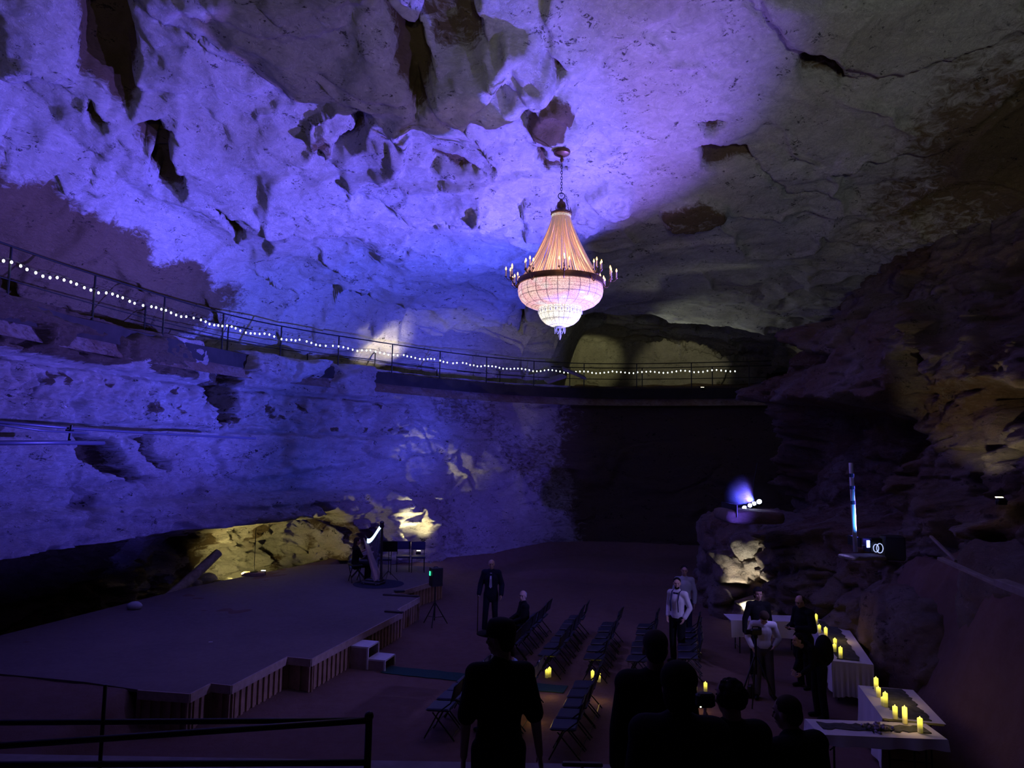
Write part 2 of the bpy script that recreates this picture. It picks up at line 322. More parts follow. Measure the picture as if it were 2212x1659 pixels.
Z-=(cb-.5)*.15*rough*sstep(0,.08,f2b-f1b)*sstep(-.15,.2,noise3(Pn*.3,39))
Z-=.38*fbm(Pn*.22,3,11)*1.2+.05*rough*fbm(Pn*1.1,4,12,ridge=True)+.022*(.5+rough)*fbm(Pn*4,4,13)
# scallops: shallow rounded hollows
g1,g2,_=voro((Pn+warp*.5)*np.array([.8,.95,1]),41); Z+=.22*rough*(1-sstep(0,.55,g1))*sstep(-.1,.4,noise3(Pn*.3,43))
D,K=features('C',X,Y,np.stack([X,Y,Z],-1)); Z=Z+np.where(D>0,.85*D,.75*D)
qc=np.exp(-(((X-1.07)**2+(Y-16)**2)/.35)**2); Z=Z*(1-qc)+11.53*qc
# steep pockets lean a little so that their walls are not all vertical
K=np.maximum(K,.62*sstep(6.5,11,X+1.5*noise3(Pn*.5,51))*sstep(26,16,Y)); K=np.maximum(K,(.85+.3*noise3(Pn*.6,52))*sstep(-.5,.6,dl+.5*noise3(Pn*.8,53))*(1-far)*sstep(25,21,Y))  # second term paints the shade above the left walkway as brown
K=np.maximum(K,.3*sstep(.15,.5,fbm(Pn*.25,3,54)))
grid_obj('ceiling',np.stack([X,Y,Z],-1),M['ceil'],clay_and_shade=K,flip=True)
# left and back wall
def wall(name,pathbase,s0,s1,z0,z1,st,key,mat,blocks,flip,extra=None):
    S,V=np.meshgrid(np.arange(s0,s1,st),np.arange(z0,z1,st)); x,y,z,nx,ny=pathbase(S,V)
    p=np.stack([x,y,V],-1); o=np.zeros_like(x)
    w=np.stack([fbm(p*.7,3,61),fbm(p*.7,3,62),fbm(p*.7,3,63)*.35],-1)
    for (sc,amp,sd,ev) in blocks:
        f1,f2,cid=voro((p+w*.8)*np.array(sc),sd); o+=(cid-.5)*amp*sstep(0,ev,f2-f1)-.25*amp*(1-sstep(0,ev*.7,f2-f1))
    o+=.42*fbm(p*np.array([.3,.3,.5]),3,71)+.17*fbm(p*np.array([1.2,1.2,2.4]),6,72,ridge=True)+.08*fbm(p*4,5,73)
    D,K=features(key,S,V,p); 
    if extra: o,K,D=extra(S,V,p,o,K,D)
    o=o-D
    v=.10*fbm(p*1.3,4,75)
    P=np.stack([x+nx*o,y+ny*o,V+v*(1 if z0>-.5 else .6)],-1)
    return grid_obj(name,P,mat,clay_and_shade=K,flip=flip)
def ex_left(S,V,p,o,K,D):
    k=sstep(26,30,S); low=sstep(2.2,1.8,V)
    rg=sstep(4.9,5.2,V)*sstep(6.4,6.1,V)*(1-k)       # crumbly band below the top slab
    o=o*(1-.72*k)+sstep(2.1,1.7,V)*(1-k)*.8*(fbm(p*np.array([.9,.9,1.8]),6,79,ridge=True)-.2)+rg*(.26*fbm(p*2.2,5,81,ridge=True)-.22*sstep(.25,.45,noise3(p*1.4,78)))
    o+=k*(.10*sstep(.25,.6,fbm(p*np.array([1,1,1.8]),5,82))+.16*sstep(.05,.4,noise3(p*np.array([.6,.6,1.2]),83))*sstep(-.1,.3,noise3(p*.35,84)))
    K=np.maximum(K,.62*rg*sstep(.12,.3,fbm(p*1.5,4,76)))
    for z0,am in ((2.62,.08),(3.06,.16),(3.55,.07),(4.1,.08),(4.95,.10),(5.55,.10),(6.3,.10)):
        g=np.abs(V-z0-.10*noise3(p*.35,int(z0*10))-.03*noise3(p*2,7)); m_=sstep(-.25,.1,noise3(p*np.array([.5,.5,.2]),int(z0*10)+3)); o-=am*(1-k)*m_*(1-sstep(.015,.06,g))
    stp_=sstep(3.10,3.0,V+.08*noise3(p*.5,66))*sstep(2.0,2.3,V)*(1-k); o+=.22*stp_
    K=np.maximum(K,.42*k*sstep(-.2,.35,noise3(p*.3,85))); K=np.maximum(K,.8*sstep(6.35,6.5,V)*sstep(20.5,19,S)*sstep(-.05,.08,noise3(p*.45,86)+.12)); K=np.maximum(K,.62*low*(1-k)*sstep(-.25,.35,fbm(p*1.1,4,77))); K=np.maximum(K,.95*sstep(2.0,1.85,V)*sstep(19.5,17.5,S))  # last term paints the dark of the undercut pit into the mask
    K=np.maximum(K,.85*sstep(33.5,37.5,S+.8*noise3(p*.6,89)))
    return o,K,D
wall('wall_left',left_base,2,46,-1.2,7.6,.055,'L',M['wall'],[((.32,.32,.62),.45,101,.12),((1.0,1.0,2.0),.16,105,.12)],False,ex_left)
def ex_right(S,V,p,o,K,D):
    o=o*1.25+.18*fbm(p*.9,5,88,ridge=True); K=np.maximum(K,.55*sstep(.0,.3,noise3(p*.3,87))); return o,K,D
wall('wall_right',right_base,0,33,-.3,11.6,.06,'R',M['rwall'],[((.35,.35,.5),.9,111,.14),((.9,.9,1.3),.35,115,.12),((2.2,2.2,2.8),.12,118,.12)],False,ex_right)
# ledge behind the top of the left wall (the walkway runs on it) and the far passage's floor
S,Dd=np.meshgrid(np.arange(2,46,.12),np.arange(-.45,16,.12)); x,y,tx,ty=WL.at(S); x2=x-ty*Dd; y2=y+tx*Dd
p=np.stack([x2,y2,x2*0],-1)
z=7.15+.25*fbm(p*.5,3,121)*sstep(1.4,2.2,Dd)-.5*sstep(-.1,-.45,Dd)+.5*np.maximum(0,Dd-5)*.5
grid_obj('floor_ledge',np.stack([x2,y2,z],-1),M['rwall'],clay_and_shade=np.full(z.shape,.4),flip=False)
# floor of the chamber with the dirt bank that climbs to the right wall
def floor_z(x,y):
    x=np.asarray(x,float);y=np.asarray(y,float); p=np.stack([x,y,x*0],-1)
    z=.03*noise3(p*.6,131)+.01*noise3(p*3,132)
    e=WE.sdist(x,y); z=np.where(True,z,z)
    # raised ground left of the stage
    z=z+.585*sstep(7.6,10.6,y)*sstep(-5.85,-6.15,x)
    # bank
    b=np.interp(y,[4,8,10,12,14,17,20],[7.2,6.9,6.85,7.3,7.4,8.4,9.4]); q=x-b+.35*noise3(p*.5,133)
    h=np.interp(y,[6,9,12,14,16,18,20],[3.0,2.7,2.6,2.55,2.3,1.6,.5])
    z=z+h*sstep(-.5,1.0,q)+.18*np.maximum(0,q-1)+sstep(0,.5,q)*(.40*fbm(p*.9,5,134)+.10*fbm(p*4,4,135,ridge=True))
    # rise to the back wall
    r=-WL.sdist(x,y); z=z+.5*sstep(2.4,.8,r)*sstep(-6,-3,x)+.35*sstep(26.2,26.9,y+.25*x+.3*noise3(p*.4,137))*sstep(-1,2,x)
    # pit between the stage edge and the left wall
    z=z-1.8*sstep(-.05,.12,e)*sstep(-3.0,-6.2,x)
    return z
WE=Path([(-13.2,6),(-11.2,12.8),(-10.43,15.0),(-8.9,20.4),(-7.15,24.3),(-6.6,26)])
X,Y=np.meshgrid(np.arange(-15,14,.08),np.arange(4,34,.08))
grid_obj('floor',np.stack([X,Y,floor_z(X,Y)],-1),M['dirt'])
# ---------------------------------------------------------------- camera
P_=math.radians(5.5); R_=math.radians(1.0); CZ=4.5; FP=1536.
cf=Vector((0,math.cos(P_),math.sin(P_))); r0=Vector((1,0,0)); u0=Vector((0,-math.sin(P_),math.cos(P_)))
cr=r0*math.cos(R_)+u0*math.sin(R_); cu=u0*math.cos(R_)-r0*math.sin(R_)
cam=bpy.data.objects.new('camera',bpy.data.cameras.new('camera')); COL.objects.link(cam); scn.camera=cam
cam.matrix_world=Matrix(((cr.x,cu.x,-cf.x,0),(cr.y,cu.y,-cf.y,0),(cr.z,cu.z,-cf.z,CZ),(0,0,0,1)))
cam.data.sensor_width=36; cam.data.lens=36*FP/2212; cam.data.clip_end=200; cam.data.clip_start=.05
def at(px,py,z):
    d=cf+cr*((px-1106)/FP)+cu*((829.5-py)/FP); t=(z-CZ)/d.z; return Vector((d.x*t,d.y*t,z))
def aty(px,py,y):
    d=cf+cr*((px-1106)/FP)+cu*((829.5-py)/FP); t=y/d.y; return Vector((d.x*t,y,CZ+d.z*t))
# ---------------------------------------------------------------- light
def spot(name,loc,tgt,power,col,size=80,blend=.5,rad=.05):
    l=bpy.data.lights.new(name,'SPOT'); l.energy=power; l.color=col; l.spot_size=math.radians(size); l.spot_blend=blend; l.shadow_soft_size=rad
    o=bpy.data.objects.new(name,l); COL.objects.link(o); o.location=loc; o.rotation_euler=(Vector(tgt)-Vector(loc)).to_track_quat('-Z','Y').to_euler(); return o
def pointl(name,loc,power,col,rad=.1):
    l=bpy.data.lights.new(name,'POINT'); l.energy=power; l.color=col; l.shadow_soft_size=rad
    o=bpy.data.objects.new(name,l); COL.objects.link(o); o.location=loc; return o
# ---------------------------------------------------------------- mesh helpers
class MB:
    def __init__(s): s.v=[]; s.f=[]
    def add(s,v,f):
        o=len(s.v); s.v+= [tuple(a) for a in v]; s.f+=[tuple(i+o for i in q) for q in f]; return s
    def box(s,c,d,rz=0,bev=0,rx=0,ry=0):
        hx,hy,hz=[q/2 for q in d]; R=Euler((rx,ry,rz)).to_matrix(); c=Vector(c)
        if bev<=0:
            v=[c+R@Vector((x*hx,y*hy,z*hz)) for z in (-1,1) for y in (-1,1) for x in (-1,1)]
            return s.add(v,[(0,2,3,1),(4,5,7,6),(0,1,5,4),(2,6,7,3),(0,4,6,2),(1,3,7,5)])
        # chamfered box: rounded outline in x,y, chamfer in z
        b=min(bev,hx*.9,hy*.9,hz*.9); out=[]
        rings=[(-hz,b),(-hz+b,0),(hz-b,0),(hz,b)]
        for z,i in rings:
            X,Y=hx-i,hy-i
            out.append([(-X+b,-Y),(X-b,-Y),(X,-Y+b),(X,Y-b),(X-b,Y),(-X+b,Y),(-X,Y-b),(-X,-Y+b)])
            out[-1]=[(x,y,z) for x,y in out[-1]]
        v=[c+R@Vector(p) for r in out for p in r]; f=[]
        for k in range(3):
            for j in range(8): f.append((k*8+j,k*8+(j+1)%8,(k+1)*8+(j+1)%8,(k+1)*8+j))
        f.append(tuple(range(7,-1,-1))); f.append(tuple(range(24,32))); return s.add(v,f)
    def tube(s,pts,r,n=8,caps=True):
        P=[Vector(p) for p in pts]; rs=r if isinstance(r,(list,tuple)) else [r]*len(P); v=[];f=[]
        up=None
        for i,p in enumerate(P):
            t=(P[min(i+1,len(P)-1)]-P[max(i-1,0)]); t=t.normalized() if t.length>1e-9 else Vector((0,0,1))
            if up is None:
                a=Vector((0,0,1)) if abs(t.z)<.9 else Vector((1,0,0)); up=t.cross(a).normalized()
            up=(up-t*up.dot(t)); up=up.normalized() if up.length>1e-6 else t.orthogonal().normalized(); w=t.cross(up)
            for k in range(n):
                a=2*PI*k/n; v.append(p+(up*math.cos(a)+w*math.sin(a))*rs[i])
        for i in range(len(P)-1):
            for k in range(n): f.append((i*n+k,i*n+(k+1)%n,(i+1)*n+(k+1)%n,(i+1)*n+k))
        if caps: f.append(tuple(range(n-1,-1,-1))); f.append(tuple((len(P)-1)*n+k for k in range(n)))
        return s.add(v,f)
    def lathe(s,prof,c=(0,0,0),n=24,cap=True):
        v=[];f=[]
        for r,z in prof:
            for k in range(n): a=2*PI*k/n; v.append((c[0]+r*math.cos(a),c[1]+r*math.sin(a),c[2]+z))
        for i in range(len(prof)-1):
            for k in range(n): f.append((i*n+k,i*n+(k+1)%n,(i+1)*n+(k+1)%n,(i+1)*n+k))
        if cap: f.append(tuple(range(n-1,-1,-1))); f.append(tuple((len(prof)-1)*n+k for k in range(n)))
        return s.add(v,f)
    def ell(s,c,r,R=None,n=14,m=9):
        v=[];f=[];c=Vector(c); R=R or Matrix.Identity(3); r=(r,r,r) if isinstance(r,(int,float)) else r
        for i in range(m+1):
            th=PI*i/m
            for k in range(n): a=2*PI*k/n; v.append(c+R@Vector((r[0]*math.sin(th)*math.cos(a),r[1]*math.sin(th)*math.sin(a),-r[2]*math.cos(th))))
        for i in range(m):
            for k in range(n): f.append((i*n+k,i*n+(k+1)%n,(i+1)*n+(k+1)%n,(i+1)*n+k))
        return s.add(v,f)
    def cap(s,a,b,ra,rb,n=12,flat=1.,ax=None):
        "closed tapered capsule; flat squeezes it along ax"
        a=Vector(a);b=Vector(b);t=(b-a); L=t.length; t=t.normalized(); u_=(Vector(ax) if ax else t.orthogonal()); u_=(u_-t*u_.dot(t)).normalized(); w=t.cross(u_); v=[];f=[]
        rings=[]
        for k in range(5): q=-PI/2+PI/2*k/4.; rings.append((a+t*ra*math.sin(q),max(ra*math.cos(q),1e-4)))
        for k in range(1,4): rings.append((a+t*(L*k/4.),ra+(rb-ra)*k/4.))
        for k in range(5): q=PI/2*k/4.; rings.append((b+t*rb*math.sin(q),max(rb*math.cos(q),1e-4)))
        for p,rr in rings:
            for k in range(n): an=2*PI*k/n; v.append(p+(u_*math.cos(an)*flat+w*math.sin(an))*rr)
        for i in range(len(rings)-1):
            for k in range(n): f.append((i*n+k,i*n+(k+1)%n,(i+1)*n+(k+1)%n,(i+1)*n+k))
        f.append(tuple(range(n-1,-1,-1))); f.append(tuple((len(rings)-1)*n+k for k in range(n)))
        return s.add(v,f)
    def prism(s,poly,z0,z1):
        n=len(poly); v=[(x,y,z0) for x,y in poly]+[(x,y,z1) for x,y in poly]
        return s.add(v,[tuple(range(n-1,-1,-1)),tuple(range(n,2*n))]+[(i,(i+1)%n,n+(i+1)%n,n+i) for i in range(n)])
    def xform(s,Mx):
        s.v=[tuple(Mx@Vector(p)) for p in s.v]; return s
    def build(s,name,mat,parent=None,smooth=False,loc=None,**kw):
        me=bpy.data.meshes.new(name); me.from_pydata(s.v,[],s.f); me.validate(clean_customdata=False)
        bm=bmesh.new(); bm.from_mesh(me); bmesh.ops.recalc_face_normals(bm,faces=bm.faces); bm.to_mesh(me); bm.free()
        if smooth:
            me.polygons.foreach_set('use_smooth',[True]*len(me.polygons))
            if smooth!=True: me.set_sharp_from_angle(angle=math.radians(smooth))
        me.materials.append(mat); o=bpy.data.objects.new(name,me); COL.objects.link(o); o.parent=parent
        if loc is not None: o.location=loc
        for k,v in kw.items(): o[k]=v
        return o
def remesh(o,vox,it=3,fac=.5):
    md=o.modifiers.new('r','REMESH'); md.mode='VOXEL'; md.voxel_size=vox; md.use_smooth_shade=True
    if it:
        sm=o.modifiers.new('s','SMOOTH'); sm.iterations=it; sm.factor=fac
    dg=bpy.context.evaluated_depsgraph_get(); dg.update(); ev=o.evaluated_get(dg); me=bpy.data.meshes.new_from_object(ev)
    old=o.data; mats=[m for m in old.materials]; o.modifiers.clear(); o.data=me
    if not me.materials:
        for m in mats: me.materials.append(m)
    me.polygons.foreach_set('use_smooth',[True]*len(me.polygons)); bpy.data.meshes.remove(old); return o
def thing(name,label,cat,loc=(0,0,0),rz=0,group=None):
    o=bpy.data.objects.new(name,None); COL.objects.link(o); o.location=loc; o.rotation_euler=(0,0,rz); o.empty_display_size=.1
    o['label']=label; o['category']=cat
    if group: o['group']=group
    return o
def tag(o,label,cat,group=None):
    o['label']=label; o['category']=cat
    if group: o['group']=group
    return o
def copy_tree(o,parent=None):
    c=o.copy(); COL.objects.link(c)
    if parent is not None: c.parent=parent; c.matrix_parent_inverse=o.matrix_parent_inverse.copy()
    for ch in list(o.children): copy_tree(ch,c)
    return c
def rockblob(name,mat,c,size,seed,sub=4,parent=None,rough=.25,flatb=True,sc=1.,blocky=.0):
    "a free-standing rock; c is the centre of its base"
    bm=bmesh.new(); bmesh.ops.create_icosphere(bm,subdivisions=sub,radius=1); V=np.array([v.co[:] for v in bm.verts])
    if blocky>0:
        a=np.abs(V)**(1/(1-blocky*.6)); 
        e=6; V2=V/((np.abs(V)**e).sum(1)**(1/e))[:,None]; V=V*(1-blocky)+V2*blocky
    S=np.array(size)/2.; P=V*S
    nrm=V/np.linalg.norm(V,axis=1)[:,None]; q=P/sc+seed*7.3
    f1,f2,ci=voro(q*np.array([.9,.9,1.3])+.3*np.stack([fbm(q,2,1),fbm(q,2,2),fbm(q,2,3)],-1),seed)
    d=rough*((ci-.5)*.8*sstep(0,.15,f2-f1)-.25*(1-sstep(0,.1,f2-f1))+.7*fbm(q*.7,3,seed+1)+.25*fbm(q*2.5,4,seed+2,ridge=True)+.12*fbm(q*8,3,seed+4))
    P=P+nrm*d[:,None]*min(size)*.5
    if flatb: P[:,2]=np.where(P[:,2]<-S[2]*.72,-S[2]*.72,P[:,2])+S[2]*.72
    else: P[:,2]+=S[2]
    for v,p in zip(bm.verts,P): v.co=p
    me=bpy.data.meshes.new(name); bm.to_mesh(me); bm.free(); me.polygons.foreach_set('use_smooth',[True]*len(me.polygons)); me.materials.append(mat)
    o=bpy.data.objects.new(name,me); COL.objects.link(o); o.location=c; o.parent=parent; return o
def fz(x,y): return float(floor_z(np.array([x]),np.array([y]))[0])
RDIR=Vector((.25,.968,0)); ROT=-math.radians(14.5)     # the venue's own axes: rows run along RDIR
BK=simple('black_plastic',(.012,.012,.014),.45); BM=simple('black_metal',(.015,.015,.018),.4,.3); WH=simple('white_paint',(.62,.62,.66),.55,nvar=.08)
GM=simple('grey_steel',(.28,.28,.30),.4,.8); WD=simple('stage_timber',(.30,.19,.13),.75,nvar=.25,nscale=6); BR=simple('aged_brass',(.16,.09,.05),.45,.7,nvar=.2)
# ---------------------------------------------------------------- chandelier
def glass_net(name,cols,es):
    m,nt,b=newmat(name); n1=noise_node(nt,2.2,3,.5); n2=noise_node(nt,60,3,.7)
    c=ramp(nt,n1,[(.35,cols[0]),(.52,cols[1]),(.68,cols[2])])
    # net of wired crystals: fine dark wires between bright beads
    tc=nd(nt,'ShaderNodeTexCoord'); sp=nd(nt,'ShaderNodeSeparateXYZ'); nt.links.new(tc.outputs['Object'],sp.inputs[0])
    an=mth(nt,'MULTIPLY',mth(nt,'ARCTAN2',sp.outputs[0],sp.outputs[1]),24/(2*PI)); rr=mth(nt,'SQRT',mth(nt,'ADD',mth(nt,'MULTIPLY',sp.outputs[0],sp.outputs[0]),mth(nt,'MULTIPLY',sp.outputs[1],sp.outputs[1])))
    hh=mth(nt,'MULTIPLY',mth(nt,'SUBTRACT',mth(nt,'MULTIPLY',rr,1.0),mth(nt,'MULTIPLY',sp.outputs[2],1.0)),16.)
    l1=ramp(nt,mth(nt,'ABSOLUTE',mth(nt,'SUBTRACT',mth(nt,'FRACT',an),.5)),[(.0,.05),(.06,1)]); l2=ramp(nt,mth(nt,'ABSOLUTE',mth(nt,'SUBTRACT',mth(nt,'FRACT',hh),.5)),[(.0,.25),(.12,1)])
    l3=ramp(nt,mth(nt,'ABSOLUTE',mth(nt,'SUBTRACT',mth(nt,'FRACT',mth(nt,'MULTIPLY',an,8.)),.5)),[(.0,.72),(.3,1)])
    w=mth(nt,'MULTIPLY',mth(nt,'MULTIPLY',l1,l2),mth(nt,'MULTIPLY',l3,ramp(nt,n2,[(.38,.35),(.6,1.45)])))
    b.inputs['Base Color'].default_value=(.35,.30,.28,1); b.inputs['Roughness'].default_value=.25
    nt.links.new(c,b.inputs['Emission Color']); nt.links.new(mth(nt,'MULTIPLY',w,es),b.inputs['Emission Strength']); return m
CH=Vector((1.07,16.0,8.38))       # centre of the brass ring
ch=thing('chandelier','large brass and crystal chandelier with candle arms hanging from the cave ceiling','chandelier',CH)
crystal_up=glass_net('lit_crystal_net_rose',[(1,.62,.55),(1,.50,.50),(.95,.90,.85)],1.05); crystal_lo=glass_net('lit_crystal_net_warm',[(1,.88,.66),(1,.95,.82),(1,.80,.60)],1.3)
MB().lathe([(.0,3.02),(.10,3.02),(.185,3.07),(.20,3.12),(.19,3.15),(.0,3.16)],n=28).build('ceiling_canopy',BR,ch,smooth=40)
MB().lathe([(.0,2.86),(.03,2.88),(.045,2.93),(.03,3.0),(.05,3.05),(.0,3.06)],n=12).build('hook',BR,ch,smooth=40)
c_=MB(); z=2.86; k=0
while z>2.13:
    pts=[(.022*math.sin(a)*(1 if k%2 else 0)+0,.022*math.sin(a)*(0 if k%2 else 1),z-.04+.042*math.cos(a)) for a in [2*PI*i/10 for i in range(11)]]
    c_.tube(pts,.007,5); z-=.066; k+=1
c_.build('chain',BM,ch,smooth=True)
MB().tube([(.075*math.sin(a),0,2.06+.075*math.cos(a)) for a in [2*PI*i/18 for i in range(19)]],.011,6).build('hanging_ring',BM,ch,smooth=True)
c_=MB(); 
for k in range(9):
    z=2.10-k*.05; c_.tube([(.10+.01*k+.018*math.sin(a)*(k%2),.018*math.sin(a)*(1-k%2),z-.03+.032*math.cos(a)) for a in [2*PI*i/8 for i in range(9)]],.006,5)
c_.build('side_chain',BM,ch,smooth=True)
cr_=MB().lathe([(.0,1.98),(.03,1.98),(.05,1.93),(.09,1.90),(.11,1.82),(.10,1.76),(.16,1.70),(.235,1.66),(.245,1.62),(.20,1.61),(.0,1.61)],n=28)
for k in range(8):
    a=k*PI/4+.2; cr_.tube([(.23*math.cos(a),.23*math.sin(a),1.64),(.25*math.cos(a),.25*math.sin(a),1.70),(.235*math.cos(a),.235*math.sin(a),1.76)],[.014,.010,.004],5)
cr_.build('crown',BR,ch,smooth=40)
cu_=MB()
for k in range(40):
    a=2*PI*k/40; cu_.ell((.215*math.cos(a),.215*math.sin(a),1.575),(.014,.014,.035),n=6,m=4)
cu_.build('crown_crystals',glass_net('lit_crystal_drops',[(1,.8,.6),(1,.9,.8),(1,.8,.7)],.7),ch,smooth=True)
# strands of beads from the crown to the ring
bead=simple('amber_glass_beads',(.80,.56,.42),.35,0,.5,(1,.55,.33),.16,nvar=.15,nscale=40)
c_=MB()
for k in range(88):
    a=2*PI*k/88+rnd.uniform(-.012,.012); sag=rnd.uniform(-.03,.03); pts=[]
    for i in range(9):
        t=i/8.; r=.205+.70*(t**1.7*.62+t*.38)+sag*math.sin(PI*t); pts.append((r*math.cos(a),r*math.sin(a),1.56-1.50*t))
    c_.tube(pts,[.009+.006*i/8. for i in range(9)],5,False)
o=c_.build('bead_curtain',bead,ch,smooth=True); o['kind']='stuff'
MB().lathe([(.93,.06),(.975,.07),(.985,.0),(.975,-.06),(.93,-.07),(.91,0),(.93,.06)],n=72,cap=False).build('ring',BR,ch,smooth=30)
MB().lathe([(.94,-.06),(.965,-.10),(.975,-.20),(.955,-.31),(.90,-.41),(.80,-.50),(.68,-.555),(.56,-.58),(.48,-.585)],n=72,cap=False).build('upper_bowl',crystal_up,ch,smooth=True)
MB().lathe([(.455,-.55),(.475,-.58),(.49,-.66),(.475,-.76),(.42,-.86),(.33,-.94),(.22,-.99),(.12,-1.01)],n=60,cap=False).build('lower_bowl',crystal_lo,ch,smooth=True)
c_=MB()
for k in range(24):
    a=2*PI*k/24; c_.ell((.50*math.cos(a),.50*math.sin(a),-.68),(.012,.012,.045),n=6,m=4); b0=a+PI/24
    c_.tube([(.495*math.cos(a+PI/12*t),.495*math.sin(a+PI/12*t),-.60-.05*math.sin(PI*t)) for t in [i/6. for i in range(7)]],.005,4)
dr=simple('clear_crystal',(.75,.78,.95),.1,0,.8,(.6,.6,.9),.12)
c_.build('crystal_drops',dr,ch,smooth=True)
fn=MB().lathe([(.0,-1.0),(.125,-1.0),(.13,-1.025),(.05,-1.04),(.0,-1.04)],n=20)
for k in range(8):
    a=2*PI*k/8; e=2*PI*(k+1)/8; fn.tube([(.12*math.cos(a+(e-a)*t),.12*math.sin(a+(e-a)*t),-1.03-.13*math.sin(PI*t)) for t in [i/8. for i in range(9)]],.006,4)
fn.build('finial_plate',dr,ch,smooth=True)
MB().lathe([(.0,-1.04),(.012,-1.05),(.03,-1.12),(.012,-1.16),(.035,-1.22),(.02,-1.28),(.0,-1.32)],n=10).build('finial_drop',dr,ch,smooth=True)
wax=simple('candle_sleeve',(.75,.62,.60),.5,0,.3,(1,.55,.35),.06); flame=simple('lit_bulb',(1,.7,.3),.4,0,.3,(1,.50,.14),5)
for k in range(9):
    a=2*PI*k/9+math.radians(-90); ux,uy=math.cos(a),math.sin(a); tx,ty=-uy,ux
    R0=.975; arm=MB(); cx,cy=ux*1.13,uy*1.13
    arm.tube([(ux*(R0+.16*t),uy*(R0+.16*t),-.02-.13*math.sin(PI*t)+.05*t) for t in [i/7. for i in range(8)]],.012,6); arm.ell((cx,cy,.04),.034,n=10,m=6)
    spots_=[(.0,.0,.20),(-.11,.02,.10),(.11,.02,.10),(.0,.14,.08)]
    for (s_,o_,h) in spots_:
        bx,by=cx+tx*s_+ux*o_,cy+ty*s_+uy*o_
        if s_ or o_: arm.tube([(cx+(bx-cx)*t,cy+(by-cy)*t,.04-.05*math.sin(PI*t)+(h-.04)*t*.7) for t in [i/6. for i in range(7)]],.008,5)
        arm.lathe([(.0,0),(.018,.0),(.032,.015),(.02,.02),(.0,.02)],(bx,by,.04+(h-.04)*.7),10)
    arm.tube([(cx,cy,.03),(cx,cy,.16)],.008,6); ao=arm.build('candle_arm',BR,ch,smooth=40)
    for (s_,o_,h) in spots_:
        bx,by=cx+tx*s_+ux*o_,cy+ty*s_+uy*o_; z0=.055+(h-.04)*.7
        cd=MB().lathe([(.0,0),(.0145,.0),(.0145,.14),(.0,.142)],(bx,by,z0),10).build('candle',wax,ao,smooth=40)
        MB().lathe([(.0,.14),(.014,.15),(.02,.17),(.012,.20),(.002,.225)],(bx,by,z0),8).build('candle_bulb',flame,ao,smooth=True)
pointl('chandelier_glow_low',CH+Vector((0,0,-.25)),9,(1,.66,.52),.25); pointl('chandelier_glow_high',CH+Vector((0,0,.35)),34,(1,.62,.40),.15); pointl('chandelier_candles',CH+Vector((0,-1.25,.5)),14,(1,.6,.3),.1)
# ---------------------------------------------------------------- stage and what stands on it
SH=.6
front=[at(300,1490,SH),at(410,1498,SH),at(455,1475,SH),at(500,1480,SH),at(620,1418,SH),at(672,1423,SH),at(868,1322,SH),at(858,1316,SH),at(905,1290,SH),at(845,1283,SH),at(955,1250,SH)]
fr=[(p.x,p.y) for p in front]
back=[(-2.6,24.6),(-5.2,25.0),(-7.0,24.35),(-8.86,20.4),(-10.35,15.0),(-10.9,13.0),(-7.0,12.2)]
st=thing('stage','low plywood stage platform with a jagged slatted front edge','stage',(0,0,0))
ply,nt,b=newmat('stage_plywood'); n=noise_node(nt,.8,6,.6,.3); n2=noise_node(nt,9,5,.7)
nt.links.new(mixc(nt,ramp(nt,n2,[(.4,0),(.7,.5)]),mixc(nt,ramp(nt,n,[(.35,0),(.65,1)]),(.125,.088,.088),(.10,.07,.07)),(.16,.125,.125)),b.inputs['Base Color']); b.inputs['Roughness'].default_value=.8; bump(nt,b,n2,.2,.01); M['ply']=ply
MB().prism(fr+back,SH-.045,SH).build('deck',ply,st)
sk=MB(); rim=MB()
for k in range(len(fr)-1):
    a=Vector(fr[k]).to_3d();b_=Vector(fr[k+1]).to_3d();d=b_-a;L=d.length;t=d/L;ang=math.atan2(t.y,t.x); nrm=Vector((t.y,-t.x,0))
    rim.box((a+b_)/2+nrm*.012+Vector((0,0,SH-.07)),(L+.02,.03,.14),ang)
    sk.box((a+b_)/2-nrm*.05+Vector((0,0,(SH-.14)/2)),(L,.02,SH-.14),ang)
    n_=max(1,int(L/.17))
    for j in range(n_+1):
        p=a+t*min(L,max(0,(j+.0)*L/n_)); sk.box(p-nrm*.02+Vector((0,0,(SH-.14)/2)),(.07,.03,SH-.14),ang)
sk.build('slatted_skirt',WD,st); rim.build('edge_board',simple('edge_board_timber',(.36,.27,.24),.7,nvar=.2),st)
# stones by the near corner
for i,(px,py,sx,sy,sz,lb) in enumerate([(352,1545,.38,.26,.13,'small grey rock on the dirt by the near stage corner'),(392,1552,.55,.34,.10,'flat pale rock slab lying against the near stage corner')]):
    p=at(px,py,0); tag(rockblob('rock',M['wall'],(p.x,p.y,fz(p.x,p.y)-.02),(sx,sy,sz*1.7),20+i,3),lb,'rock')
# white step unit
p=at(806,1442,0); s_=thing('step_unit','white two-step wooden block with open sides at the stage front','steps',(p.x-.02,p.y+.05,0),ROT)
for i,(x,h) in enumerate([(-.19,.46),(.19,.23)]):
    MB().box((x,0,h-.015),(.40,.5,.03)).build('tread',WH,s_); 
    for y in (-.235,.235):
        MB().box((x,y,(h-.03)/2+.0),(.38,.025,h-.035)).build('side_panel',bpy.data.materials.get('step_side_wood') or simple('step_side_wood',(.33,.25,.23),.7,nvar=.15),s_)
        MB().box((x+.185,y*1.05,h/2),(.035,.035,h-.03)).build('leg',WH,s_)
